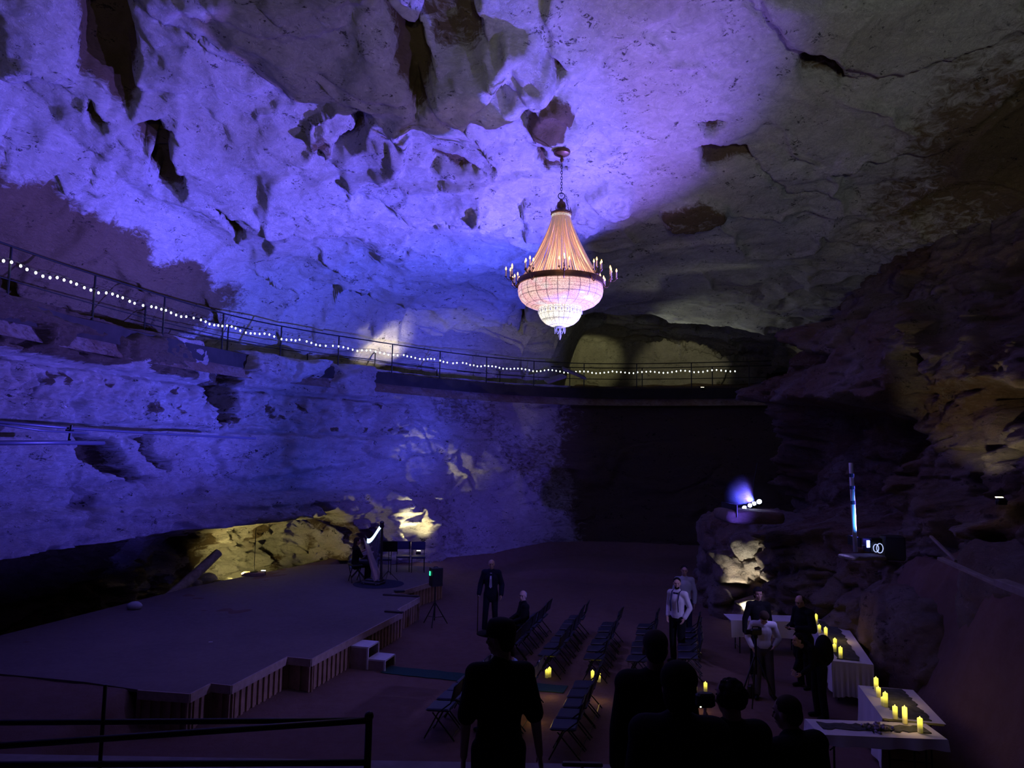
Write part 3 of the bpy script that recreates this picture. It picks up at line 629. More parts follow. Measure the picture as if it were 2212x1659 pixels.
# green aisle carpet
a=at(833,1447,0);b_=at(1222,1489,0); d=(b_-a); ang=math.atan2(d.y,d.x); c=(a+b_)/2
car=MB(); n=30
for i in range(n):
    for j,(w) in enumerate((-.23,.23)): pass
v=[];f=[]
for i in range(n+1):
    for w in (-.23,.23):
        for zz in (.006,.016):
            q=a+d*(i/n)+Vector((-math.sin(ang),math.cos(ang),0))*w*(1+.04*math.sin(i*1.7)); v.append((q.x,q.y,zz+fz(q.x,q.y)))
for i in range(n):
    o=i*4; f+=[(o+1,o+5,o+7,o+3),(o,o+2,o+6,o+4),(o,o+4,o+5,o+1),(o+2,o+3,o+7,o+6)]
f+=[(0,1,3,2),(n*4,n*4+2,n*4+3,n*4+1)]
tag(MB().add(v,f).build('carpet_runner',simple('dark_green_carpet',(.03,.075,.07),.95,0,.05,nvar=.3,nscale=60)),'dark green carpet strip running from the white steps into the chair aisle','carpet')
# loose boards on the stage edge
for i,(x0,y0,x1,y1,lb) in enumerate([(828,1286,905,1290,'thin board lying on the far corner of the stage, the longer one'),(832,1322,870,1325,'short dark board on the stage edge beyond the white steps')]):
    a=at(x0,y0,SH);b_=at(x1,y1,SH); tag(MB().box((0,0,0),((b_-a).length,.10,.04),math.atan2(b_.y-a.y,b_.x-a.x)).build('board',simple('dark_board',(.06,.045,.045),.8) if i==0 else bpy.data.materials['dark_board'],loc=(a+b_)/2+Vector((0,0,.021))),lb,'board')
p=at(881,1281,SH); tag(MB().box((0,0,0),(.30,.16,.06),.3,.02).build('bag',BK,loc=(p.x-.25,p.y+.1,SH+.031)),'small black pouch on the stage corner behind the long board','bag')
# microphone stand on a wooden block
p=at(548,1243,SH); ms=thing('microphone_stand','thin black straight stand rising from the stage before the lit rock','stand',(p.x,p.y,SH+.10))
MB().lathe([(.0,0),(.12,0),(.12,.02),(.02,.035),(.0,.035)],n=16).build('base',BM,ms,smooth=30); MB().tube([(0,0,.03),(0,0,1.32)],.010,6).build('pole',BM,ms)
tag(MB().box((0,0,0),(.66,.34,.10),.12,.01).build('timber_block',WD,loc=(p.x,p.y,SH+.051)),'low wooden block under the thin black stand','block')
# white crumpled cloth and scrap
p=at(290,1316,SH); tag(rockblob('paper_bag',simple('grey_paper',(.42,.42,.5),.8),(p.x,p.y,SH),(.34,.24,.2),31,3,rough=.35),'crumpled pale paper bag on the left part of the stage','bag')
p=at(455,1387,SH); tag(MB().box((0,0,0),(.075,.02,.006),.2).build('tape_strip',simple('white_tape',(.7,.7,.7),.6),loc=(p.x,p.y,SH+.004)),'tiny white strip of tape on the open stage floor','tape')
# harp -------------------------------------------------------------
HP=at(806,1262,SH); hp=thing('harp','gilt concert harp with lit white neck standing on the stage','harp',(HP.x,HP.y,SH),math.radians(-20))
hwood=simple('harp_maple',(.55,.40,.36),.35,0,.5,nvar=.1); hdark=simple('harp_dark_wood',(.035,.028,.04),.3,0,.5); hgold=simple('harp_pale_plate',(.85,.85,.88),.35,0,.5)
# local frame: x across the instrument's plane (column at +x), y towards the camera is -y
MB().box((0,0,.05),(.62,.40,.10),0,.03).box((.05,0,.13),(.5,.34,.08),0,.03).build('base',hdark,hp)
MB().tube([(.26,0,.12),(.25,0,.6),(.235,0,1.2),(.225,0,1.66)],[.045,.034,.034,.04],14).lathe([(.0,0),(.06,.0),(.075,.05),(.055,.10),(.07,.14),(.05,.18),(.0,.2)],(.225,0,1.64),14).build('column',hdark,hp,smooth=40)
sb=MB(); A=Vector((.20,0,.14));B=Vector((-.33,0,1.32)); n=12; v=[];f=[]
for i in range(n+1):
    t=i/n; c=A.lerp(B,t); w=.20-.14*t; dd=.13-.08*t; ax=(B-A).normalized(); nr=Vector((ax.z,0,-ax.x))
    for q in ((-1,0),(1,0),(.9,-.6),(.45,-1),(-.45,-1),(-.9,-.6)): v.append(c+Vector((0,w*q[0],0))+nr*(dd*q[1]))
for i in range(n):
    for k in range(6): f.append((i*6+k,i*6+(k+1)%6,(i+1)*6+(k+1)%6,(i+1)*6+k))
f+=[tuple(range(6)),tuple(n*6+k for k in range(6))]
MB().add(v,f).build('soundbox',hwood,hp,smooth=35)
neck=[(-.33+.555*t,0,1.30+.40*(t**2.4)*1.0-.17*math.sin(PI*min(1,t*1.35))*(1 if t<.74 else 0)+.0) for t in [i/14. for i in range(15)]]
nk=[]
for t in [i/16. for i in range(17)]:
    x=-.33+.55*t; zz=1.34-.16*math.sin(PI*t*.95)*(1-t)*1.6+.36*t**1.7; nk.append((x,0,zz))
m_=MB(); v=[];f=[]
for i,p in enumerate(nk):
    for yy,dz in ((-.035,.055),(.035,.055),(.035,-.05),(-.035,-.05)): v.append((p[0],yy,p[2]+dz))
for i in range(len(nk)-1):
    for k in range(4): f.append((i*4+k,i*4+(k+1)%4,(i+1)*4+(k+1)%4,(i+1)*4+k))
f+=[(0,1,2,3),tuple((len(nk)-1)*4+k for k in (3,2,1,0))]
m_.add(v,f).build('neck',hdark,hp); m2=MB(); v=[];
for p in nk[3:]:
    for yy,dz in ((-.05,.05),(-.036,.055),(-.036,-.075),(-.05,-.07)): v.append((p[0],yy,p[2]+dz))
L_=len(nk[3:]); f=[]
for i in range(L_-1):
    for k in range(4): f.append((i*4+k,i*4+(k+1)%4,(i+1)*4+(k+1)%4,(i+1)*4+k))
f+=[(0,1,2,3),tuple((L_-1)*4+k for k in (3,2,1,0))]
m2.add(v,f).build('neck_light_strip',simple('white_led_strip',(.8,.8,.85),.4,0,.3,(.50,.72,1),2.6),hp)
sg=MB()
for i in range(26):
    t=(i+1)/27.; top=nk[int(round(3+13*t))]; u_=A.lerp(B,.93-.85*t); sg.tube([(u_.x,-.05,u_.z),(top[0]+.0,-.05,top[2]-.04)],.0022,4)
sg.build('strings',simple('harp_strings',(.35,.4,.75),.3,0,.6),hp)
for s__ in (-1,1): MB().lathe([(0,0),(.03,0),(.04,.03),(.02,.06),(0,.06)],(.2*s__,-.18,-.0),10).build('foot',hdark,hp,smooth=40)
pl=Vector((HP.x-.30,HP.y+.12,0))
# mat under the harp
tag(MB().lathe([(.0,0),(.72,0),(.74,.004),(.72,.009),(0,.009)],n=28).build('floor_mat',simple('dark_blue_mat',(.02,.02,.05),.9),loc=(HP.x+.15,HP.y+.05,SH+.001)),'round dark mat under the harp','mat')
# stools, box, music stand and cushioned chairs beside it
def xstool(loc,rz,label):
    t=thing('folding_bench',label,'bench',loc,rz); MB().box((0,0,.50),(.58,.32,.06),0,.02).build('seat',BK,t)
    for s__ in (-1,1):
        for y in (-.13,.13): MB().tube([(-.2*s__,y,.0),(.2*s__,y,.47)],.014,6).build('leg',BM,t)
    return t
p=at(776,1248,SH); xstool((p.x-.05,p.y,SH),.2,'black folding bench with crossed legs left of the harp')
p=at(770,1236,SH); tag(MB().box((0,0,0),(.36,.30,.28),.2,.02).build('storage_box',simple('pale_teal_box',(.25,.36,.42),.6),loc=(p.x-.25,p.y+.9,SH+.141)),'pale blue-grey box on the stage behind the black bench','box')
def bandchair(loc,rz,label):
    t=thing('padded_chair',label,'chair',loc,rz,'chairs behind the harp'); MB().box((0,0,.47),(.46,.44,.06),0,.02).build('seat',simple('navy_vinyl',(.015,.015,.05),.5) if 'navy_vinyl' not in bpy.data.materials else bpy.data.materials['navy_vinyl'],t)
    MB().box((0,-.22,.80),(.46,.04,.26),0,.015,.12).build('backrest',bpy.data.materials['navy_vinyl'],t)
    for x in (-.2,.2):
        MB().tube([(x,.19,0),(x,.19,.45)],.012,6).build('leg',BM,t); MB().tube([(x,-.21,0),(x,-.21,.5),(x,-.245,.9)],.012,6).build('leg',BM,t)
    return t
for (px,py,dy,lb) in [(838,1240,.0,'dark padded chair next to the harp column'),(866,1238,.4,'middle dark padded chair behind the harp, before the lit alcove'),(893,1238,.3,'rightmost dark padded chair before the lit alcove')]:
    p=at(px,py,SH); bandchair((p.x+[0,.1,.16][int(dy*7.6/2)%3] if 0 else p.x+{0:-.12,.4:0,.3:.1}[dy],p.y+dy,SH),PI+.15,lb)
p=at(838,1255,SH); m_=thing('music_stand','black music stand on thin tripod legs right of the harp','stand',(p.x,p.y,SH))
MB().box((0,0,1.02),(.5,.02,.34),.1,0,.35).build('desk',BK,m_); MB().tube([(0,0,.25),(0,0,1.0)],.011,6).build('pole',BM,m_)
for k in range(3): a=k*2*PI/3+.4; MB().tube([(0,0,.3),(.3*math.cos(a),.3*math.sin(a),.005)],.009,6).build('leg',BM,m_)
# loudspeaker on a tripod
p=at(938,1350,0); t=thing('speaker_stand','black tripod stand holding the loudspeaker beside the stage','stand',(p.x,p.y,fz(p.x,p.y)+.0))
MB().tube([(0,0,.12),(0,0,1.0)],.018,8).build('pole',BM,t); MB().lathe([(0,.5),(.03,.5),(.035,.58),(0,.58)],n=10).build('collar',BM,t)
for k in range(3): a=k*2*PI/3+.45; MB().tube([(.02*math.cos(a),.02*math.sin(a),.56),(.36*math.cos(a),.36*math.sin(a),.012)],.013,6).tube([(0,0,.2),(.24*math.cos(a),.24*math.sin(a),.2)],.007,5).build('leg',BM,t)
s_=thing('loudspeaker','black loudspeaker with green display lights on a tripod by the stage','speaker',(p.x,p.y,1.0),.55)
MB().prism([(-.15,-.13),(.15,-.13),(.12,.14),(-.12,.14)],0,.46).build('cabinet',BK,s_); MB().box((0,-.134,.23),(.26,.01,.40),0,.004).build('grille',simple('speaker_grille',(.02,.02,.02),.8),s_)
MB().box((-.151,.03,.32),(.006,.07,.11)).build('display',simple('green_display',(.0,.2,.1),.4,0,.2,(.05,1,.45),1.6),s_)
MB().tube([(-.06,0,.46),(-.04,0,.49),(.04,0,.49),(.06,0,.46)],.009,6).build('handle',BK,s_)
# ---------------------------------------------------------------- folding chairs
NAVY=simple('navy_chair_vinyl',(.018,.020,.045),.42,0,.4); CHF=simple('chair_tube',(.02,.02,.028),.35,.5)
def make_chair():
    t=thing('folding_chair','dark folding chair','chair')
    MB().box((0,.02,.445),(.41,.40,.045),0,.018,-.06).build('seat',NAVY,t)
    MB().box((0,-.235,.715),(.41,.03,.24),0,.012,.17).build('backrest',NAVY,t)
    for x in (-.215,.215):
        MB().tube([(x,.22,.012),(x,.0,.42),(x,-.20,.58),(x,-.27,.84)],.012,6).build('leg',CHF,t)
        MB().tube([(x*.93,-.27,.012),(x*.93,.10,.41)],.011,6).build('leg',CHF,t)
    MB().tube([(-.215,.17,.10),(.215,.17,.10)],.008,6).build('stretcher',CHF,t); MB().tube([(-.2,-.22,.07),(.2,-.22,.07)],.008,6).build('stretcher',CHF,t)
    MB().tube([(-.215,-.27,.835),(-.19,-.28,.85),(.19,-.28,.85),(.215,-.27,.835)],.011,6).build('top_rail',CHF,t)
    return t
proto=None
def place_chair(x,y,label,group,rz=math.radians(75.5)):
    global proto
    if proto is None: proto=make_chair(); o=proto
    else: o=copy_tree(proto)
    o.location=(x,y,fz(x,y)); o.rotation_euler=(0,0,rz+rnd.uniform(-.07,.07)); o['label']=label; o['group']=group; return o
ORD=['first','second','third','fourth','fifth','sixth','seventh','eighth']
rows=[('A',(-.02,15.2),7,.53,'far row nearest the stage'),('B',(.89,14.98),7,.55,'second far row'),('C',(1.76,14.76),6,.55,'third far row'),
      ('D',(2.62,14.62),6,.55,'fourth far row'),('E',(3.68,14.95),5,.55,'row beside the suspendered man')]
rows2=[('F',(-1.0,11.75),5,.48,'row left of the capped man'),('G',(-.02,11.75),4,.50,'row right of the capped man'),('H',(.92,11.15),5,.47,'near right-hand row'),('I',(2.0,11.3),4,.5,'row behind the grey-haired man')]
for nm,(x,y),n,sp,ds in rows+rows2:
    for k in range(n):
        place_chair(x+RDIR.x*sp*k+rnd.uniform(-.02,.02),y+RDIR.y*sp*k,'dark folding chair, %s from the near end of the %s'%(ORD[k],ds),'folding chairs in rows facing the stage')
# ---------------------------------------------------------------- tables, cloths, candles
CLOTH=simple('white_tablecloth',(.66,.64,.66),.8,0,.2,nvar=.06,nscale=3); RUN=simple('dark_table_runner',(.07,.075,.075),.9,0,.1,nvar=.4,nscale=12); TOP=simple('folding_table_plastic',(.4,.4,.38),.5)
def cloth(name,L,W,drops,label,parent_t,seed):
    "drops: hang length on (-x,+x,-y,+y) sides"
    r_=random.Random(seed); v=[];f=[]; hx,hy=L/2+.012,W/2+.012; n=22
    m=MB(); m.box((0,0,.757),(2*hx,2*hy,.008),0,.003)
    for side,dp in enumerate(drops):
        if dp<=0: continue
        a,b_={0:((-hx,hy),(-hx,-hy)),1:((hx,-hy),(hx,hy)),2:((-hx,-hy),(hx,-hy)),3:((hx,hy),(-hx,hy))}[side]
        nx,ny={0:(-1,0),1:(1,0),2:(0,-1),3:(0,1)}[side]; N=28; v=[];f=[]; ph=r_.uniform(0,6)
        for i in range(N+1):
            t=i/N
            for j in range(6):
                q=j/5.; w=q*(.022*math.sin(t*L*14+ph)+.014*math.sin(t*31+ph)+.02); ext=.0+.05*q*(1 if i in (0,N) else 0)
                for th in (0,.006):
                    v.append((a[0]+(b_[0]-a[0])*t+nx*(w+th),a[1]+(b_[1]-a[1])*t+ny*(w+th),.76-dp*q*(1+.03*math.sin(t*9+ph))))
        for i in range(N):
            for j in range(5):
                o=(i*6+j)*2; p=((i+1)*6+j)*2; f+=[(o,p,p+2,o+2),(o+1,o+3,p+3,p+1)]
            o=(i*6+5)*2;p=((i+1)*6+5)*2; f.append((o,p,p+1,o+1))
        m.add(v,f)
    o=m.build(name,CLOTH,None,smooth=30); tag(o,label,'tablecloth'); return o
def ftable(L,W,c,rz,label,clabel,drops,seed,runner=None):
    z=fz(c[0],c[1]); t=thing('folding_table',label,'table',(c[0],c[1],z),rz,'cloth-covered folding tables')
    MB().box((0,0,.735),(L,W,.035),0,.012).build('tabletop',TOP,t)
    for s_ in (-1,1):
        for y in (-1,1): MB().tube([(s_*(L/2-.22),y*(W/2-.12),.0),(s_*(L/2-.22),y*(W/2-.12),.72)],.014,6).build('leg',BM,t)
        for zc in (.12,.62): MB().tube([(s_*(L/2-.22),-W/2+.12,zc),(s_*(L/2-.22),W/2-.12,zc)],.011,6).build('crossbar',BM,t)
        MB().tube([(s_*(L/2-.22),0,.45),(s_*(L/2-.55),0,.71)],.010,6).build('brace',BM,t)
    o=cloth('tablecloth',L,W,drops,clabel,t,seed); o.location=(c[0],c[1],z); o.rotation_euler=(0,0,rz)
    if runner:
        rl,rw,off,lb=runner; v=[];f=[];N=24; r_=random.Random(seed+5)
        e=[(r_.uniform(-.03,.03),r_.uniform(-.03,.03)) for _ in range(N+1)]
        for i in range(N+1):
            x=-rl/2+rl*i/N
            for y,k in ((-rw/2,0),(rw/2,1)):
                for zz in (.763,.770+.006*r_.random()): v.append((x,y+e[i][k]+off,zz))
        for i in range(N):
            o2=i*4; f+=[(o2+1,o2+5,o2+7,o2+3),(o2,o2+2,o2+6,o2+4),(o2,o2+4,o2+5,o2+1),(o2+2,o2+3,o2+7,o2+6)]
        f+=[(0,1,3,2),(N*4,N*4+2,N*4+3,N*4+1)]
        q=MB().add(v,f).build('table_runner',RUN,None); q.location=(c[0],c[1],z); q.rotation_euler=(0,0,rz); tag(q,lb,'runner')
    return z
LD=math.radians(73)
zB=ftable(3.55,.68,(6.87,15.2),LD,'long folding table along the rock bank','white cloth over the long table along the rock bank',(.62,.5,0,.55),1,(3.3,.38,.04,'dark runner along the long candle table by the bank'))
zC=ftable(1.5,.80,(6.02,11.32),math.radians(76),'folding table behind the front table, with a slanted white cloth','white cloth of the middle candle table between the other two',(0,.3,0,.70),2,(1.4,.44,-.02,'dark runner under six candles on the middle table'))
zD=ftable(1.66,.56,(5.12,10.3),math.radians(-3.5),'nearest folding table with its metal legs showing','white cloth with a long fall at the left on the nearest table',(.70,.0,.14,0),3,(1.45,.22,.03,'dark runner along the nearest table'))
zA=ftable(1.75,.62,(6.0,17.0),math.radians(-2),'far folding table standing crosswise behind the people','white cloth of the far crosswise table behind the people',(0,0,.36,0),4)
waxm,nt,b=newmat('led_candle_wax'); tc=nd(nt,'ShaderNodeTexCoord'); sp=nd(nt,'ShaderNodeSeparateXYZ'); nt.links.new(tc.outputs['Object'],sp.inputs[0])
b.inputs['Base Color'].default_value=(.75,.68,.45,1); b.inputs['Emission Color'].default_value=(1,.84,.07,1); b.inputs['Roughness'].default_value=.5
nt.links.new(ramp(nt,sp.outputs[2],[(.0,.06),(.05,.12),(.09,.55),(.14,1.5)]),b.inputs['Emission Strength'])
fl=simple('candle_light_tip',(1,.8,.2),.4,0,.2,(1,.88,.14),2.6); cproto={}
def candle(loc,h,label,group):
    key=h
    if key not in cproto:
        t=thing('pillar_candle',label,'candle'); z0=.15-h if h<.15 else 0
        r=.034; MB().lathe([(.0,0),(r,0),(r,h-.006),(r-.005,h),(r-.013,h-.01),(0,h-.013)],n=16).build('wax',waxm,t,smooth=40)
        MB().lathe([(0,h-.012),(.008,h-.006),(.011,h+.006),(.005,h+.022),(0,h+.028)],n=8).build('flame_tip',fl,t,smooth=True); cproto[key]=t
    else: t=copy_tree(cproto[key])
    t.location=loc; t['label']=label; t['group']=group; return t
g='glowing candles on the long table'
cs=[(1763,1347,.20,'farthest glowing candle at the back end of the long table'),(1770,1366,.15,'glowing candle half hidden by the man in the black suit'),(1784,1377,.20,'glowing candle just right of the black-suited man on the long table'),(1804,1399,.17,'glowing candle mid long table, behind the short one'),(1803,1408,.14,'shortest glowing candle near the front of the long table'),(1816,1422,.20,'nearest tall candle on the long table')]
for px,py,h,lb in cs: p=at(px,py,.77+zB); candle((p.x,p.y,.768+zB),h,lb,g)
g='glowing candles on the middle table'
cs=[(1893,1492,.20,'farthest glowing candle of the middle table'),(1898,1505,.14,'short glowing candle second from the back of the middle table'),(1908,1524,.12,'slim short candle in front of the tall one on the middle table'),(1913,1526,.20,'tall glowing candle at the centre of the middle table'),(1934,1552,.17,'left candle of the near pair on the middle table'),(1955,1562,.22,'tall right candle of the near pair on the middle table')]
for px,py,h,lb in cs: p=at(px,py,.77+zC); candle((p.x,p.y,.768+zC),h,lb,g)
p=at(1988,1582,.77+zD); candle((p.x,p.y,.768+zD),.19,'single glowing candle on the nearest table','glowing candles on the nearest table')
g='glowing candles on the floor at the chair rows'
cs=[(1181,1462,.15,'left candle of the floor pair under the second far row'),(1187,1461,.18,'right taller candle of the floor pair under the second far row'),(1280,1471,.20,'slim floor candle behind the near row chair back'),(1294,1472,.16,'floor candle under the third far row'),(1149,1512,.17,'floor candle at the back of the trio right of the capped man'),(1155,1513,.15,'right floor candle of the trio right of the capped man'),
    (1145,1513,.16,'left floor candle of the trio, half behind a chair leg'),(1502,1490,.19,'floor candle beyond the dark head, left one'),(1524,1495,.17,'floor candle beyond the raised camera, right one')]
for px,py,h,lb in cs: p=at(px,py,0); candle((p.x,p.y,fz(p.x,p.y)),h,lb,g)
for px,py in [(1187,1470),(1290,1478),(1152,1520),(1512,1500)]: p=at(px,py,.3); pointl('floor_candle_glow',(p.x,p.y,.22),1.1,(1,.62,.15),.05)
for c,z in [((6.8,15.0),zB),((6.0,11.3),zC),((5.6,10.3),zD)]: pointl('table_candle_glow',(c[0],c[1],z+1.0),1.6,(1,.65,.2),.08)
# flowers and cup on the tables
fb=MB(); gb=MB(); p=at(1895,1573,.8); r_=random.Random(3)
for k in range(34):
    q=Vector((r_.gauss(0,.07),r_.gauss(0,.06),abs(r_.gauss(.04,.03)))); fb.ell(q,(.026,.026,.018),Euler((r_.uniform(-1,1),r_.uniform(-1,1),0)).to_matrix(),7,4)
for k in range(24):
    q=Vector((r_.gauss(0,.09),r_.gauss(0,.07),.02)); gb.ell(q,(.05,.016,.006),Euler((0,r_.uniform(-.6,.6),r_.uniform(0,6))).to_matrix(),6,4)
bq=thing('flower_bunch','bunch of dark and pale flowers lying where the two front tables meet','flowers',(p.x+.02,p.y+.02,zD+.775)); fb.build('blossoms',simple('pale_petals',(.32,.27,.36),.7,nvar=.5,nscale=20),bq,smooth=True); gb.build('leaves',simple('dark_leaves',(.02,.03,.03),.7),bq,smooth=True)
# ---------------------------------------------------------------- rock pillar, boulders, bank boards
pil=rockblob('rock_outcrop',M['rwall'],(8.05,21.7,-.25),(4.5,3.0,3.5),5,6,None,.34,True,1.,.75); tag(pil,'low brown rock outcrop carrying the four-lamp light bar','rock')
ped=rockblob('boulder',M['rwall'],(7.0,20.75,-.1),(1.9,1.0,2.2),9,5,None,.5,True,1,.4); tag(ped,'rough rock face lit by a pale uplight at the foot of the outcrop','rock')
shelf=rockblob('rock_shelf',M['rwall'],(6.1,18.45,2.82),(1.55,1.6,.36),12,5,None,.16,False,1,.8); tag(shelf,'jutting rock slab directly under the light bar','rock')  # slab drawn out wider to block the lamps' downward light
bd=rockblob('boulder',M['rwall'],(8.55,14.7,-.3),(2.3,4.4,2.7),14,6,None,.26,True,1.2,.45); bd.rotation_euler=(0,0,-.28); tag(bd,'big smooth brown boulder rising behind the long candle table','rock')
b2=rockblob('boulder',M['rwall'],(8.6,11.9,1.0),(1.8,2.4,2.6),16,5,None,.35,True,1,.4); tag(b2,'brown boulder with ribbed flank against the right wall','rock')
# rubble at the lit alcove
for i,(px,py,s) in enumerate([(430,1255,.26),(455,1250,.4),(478,1252,.22),(500,1246,.2),(405,1262,.3)]):
    p=at(px,py,.45); tag(rockblob('rubble_stone',M['wall'],(p.x-.15,p.y+.2,.2),(s*1.4,s,s*1.1),40+i,3),['small square stone','largest upright stone','narrow stone','round stone','darkest low stone'][i]+' in the rubble left of the yellow uplight','rock')
a=Vector((-9.35,20.0,.35)); lg=MB().tube([a,a+Vector((.38,.75,.5)),a+Vector((.75,1.45,1.05))],[.14,.15,.13],9); o=lg.build('leaning_log',simple('weathered_wood',(.34,.30,.20),.85,nvar=.35,nscale=9),smooth=50); tag(o,'pale weathered log leaning inside the lit alcove','log')
# leaning boards on the bank
def plank(a,b_,w,th,lb,mat):
    a=Vector(a);b_=Vector(b_);d=(b_-a);L=d.length;m=MB().box((0,0,0),(L,w,th),0,.008); o=m.build('plank',mat,loc=(a+b_)/2); o.rotation_euler=d.to_track_quat('X','Z').to_euler(); tag(o,lb,'plank')
PW=simple('old_grey_plank',(.30,.25,.24),.8,nvar=.2)
A1=aty(2030,1206,11.2);B1=aty(2155,1262,10.2); plank(A1,B1,.11,.05,'long grey plank lying along the top of the dirt bank',PW)
A2=aty(2010,1158,11.6);B2=aty(2065,1212,11.0); plank(A2,B2,.05,.04,'thin grey pole leaning on the plank of the bank',PW)
A3=aty(2160,1258,9.9);B3=aty(2260,1295,9.2); plank(A3,B3,.2,.10,'thick pale timber at the right edge of the bank',PW)
# ---------------------------------------------------------------- show lights on the right
E_=lambda n,c,s: simple(n,(.1,.1,.1),.3,0,.3,c,s)
bar=thing('light_bar','four-lamp stage light bar glowing blue-white on the rock outcrop','stage light',LED:=Vector((6.2,18.4,3.35)),0)
pts=[aty(x,y,18.35)-LED for x,y in [(1609,1098),(1621,1093),(1630,1089),(1641,1085)]]; dv=(pts[3]-pts[0]).normalized(); cen=(pts[0]+pts[3])/2
bb=MB().tube([cen-dv*.30+Vector((.02,.13,-.02)),cen+dv*.30+Vector((.02,.13,-.02))],.03,8); bb.tube([cen+Vector((.02,.13,-.02)),cen+Vector((.02,.13,-.32))],.02,8); bb.build('crossbar',BM,bar,smooth=40); MB().box((-.62,-.1,-.19),(.015,1.3,.30)).box((-.35,.1,-.22),(.55,.03,.015)).build('added_light_flap',BM,bar)  # flap added to keep the blue light off the lower left wall
lens=E_('led_lens_blue',(.60,.68,1),30)
for i,q in enumerate(pts):
    R_l=Vector((-.45,-.75,.42)).to_track_quat('Z','Y').to_matrix().to_4x4(); hm=MB().lathe([(.0,-.13),(.055,-.13),(.075,-.05),(.08,.05),(.07,.055),(.0,.045)],n=16).xform(Matrix.Translation(q+Vector((.02,.06,-.01)))@R_l).build('lamp_head',BK,bar,smooth=40)
    MB().lathe([(.0,.046),(.052+.01*(i==3),.048),(.052+.01*(i==3),.056),(.0,.062)],n=14).xform(Matrix.Translation(q+Vector((.02,.06,-.01)))@R_l).build('lens',lens,hm,smooth=True)
tag(MB().tube([LED+Vector((.12,.3,-.2)),LED+Vector((.15,.3,.5)),aty(1636,1000,18.9)],.008,5).build('cable',BM),'thin cable rising behind the glowing light bar','cable')
pa=aty(1885,1170,13.5)
zb=fz(pa.x,pa.y)
pf=thing('stage_light','blue flood light with a coiled bright cable on the bank','stage light',(pa.x,pa.y,pa.z-.22)); MB().box((0,0,.16),(.30,.2,.26),.3,.02).build('housing',BK,pf)
MB().box((-.34,.0,.225),(.02,.5,.17)).box((-.25,.0,.15),(.2,.05,.012)).build('added_light_flap',BK,pf); MB().box((-.10,-.11,.19),(.16,.02,.13),.3,.004).build('lens',E_('flood_lens',(.25,.35,1),5),pf)  # flap beside the lens is added to cut the beam's lower edge
ck=MB()
for r in (.085,.07): ck.tube([(.02+r*math.cos(a)*.7-(.04 if r<.08 else -.03),-.16,.12+r*math.sin(a)) for a in [2*PI*i/20 for i in range(21)]],.008,5)
ck.build('coiled_cable',simple('white_cable',(.8,.8,.9),.4,0,.3,(.5,.6,1),.9),pf,smooth=True)
s2=thing('loudspeaker','black speaker cabinet standing on the bank right of the blue flood light','speaker',(pa.x+.40,pa.y+.05,pa.z-.33),-.2); MB().box((0,0,.22),(.36,.32,.44),0,.02).build('cabinet',BK,s2); MB().box((0,-.163,.22),(.30,.01,.36)).build('grille',bpy.data.materials['speaker_grille'],s2)
a=aty(1848,1192,13.3); b_=aty(1838,1000,13.3)
pp=thing('striped_pole','tall pale pole lit bright blue, standing on the bank edge','pole',(a.x,a.y,a.z)); d=b_-a
MB().tube([(0,0,0),d],.038,10).build('pole',simple('pale_pole',(.6,.62,.7),.5),pp,smooth=True)
for t in (.55,.72,.86): MB().tube([d*(t-.02),d*(t+.02)],.044,10).build('band',simple('dark_tape',(.03,.03,.08),.6) if 'dark_tape' not in bpy.data.materials else bpy.data.materials['dark_tape'],pp)
q=aty(1862,1203,13.2); o=MB().box((0,0,0),(.72,.42,.07),.25,.02).build('stone_slab',M['wall'],loc=q); tag(o,'flat stone slab under the blue-lit pole','rock')
spot('pole_light',(a.x+.22,a.y-.45,a.z+.25),(a.x-.03,a.y+.0,a.z+.85),95,(.05,.30,1),75,.9,.03)
# floor flood fixtures
for i,(x,y,z,lb) in enumerate([(-7.6,22.45,.6,'small floodlight hidden at the alcove left of the stand'),(-3.3,26.35,.75,'small floodlight on the ground behind the padded chairs'),(6.4,19.55,.0,'small floodlight at the foot of the outcrop'),(7.9,29.3,7.2,'small floodlight on the far ledge right of the lights'),(8.45,12.35,3.75,'small floodlight in the niche of the right wall')]):
    t=thing('floodlight',lb,'floodlight',(x,y,z)); MB().box((0,0,.06),(.16,.10,.10),0,.012,.5).build('housing',BK,t); MB().tube([(-.09,0,.0),(-.09,0,.07)],.008,5).tube([(.09,0,.0),(.09,0,.07)],.008,5).build('bracket',BM,t)
    MB().box((0,.03,.115),(.13,.07,.006),0,0,.5).build('lens',E_('flood_warm',(1,.9,.6),12) if 'flood_warm' not in bpy.data.materials else bpy.data.materials['flood_warm'],t)
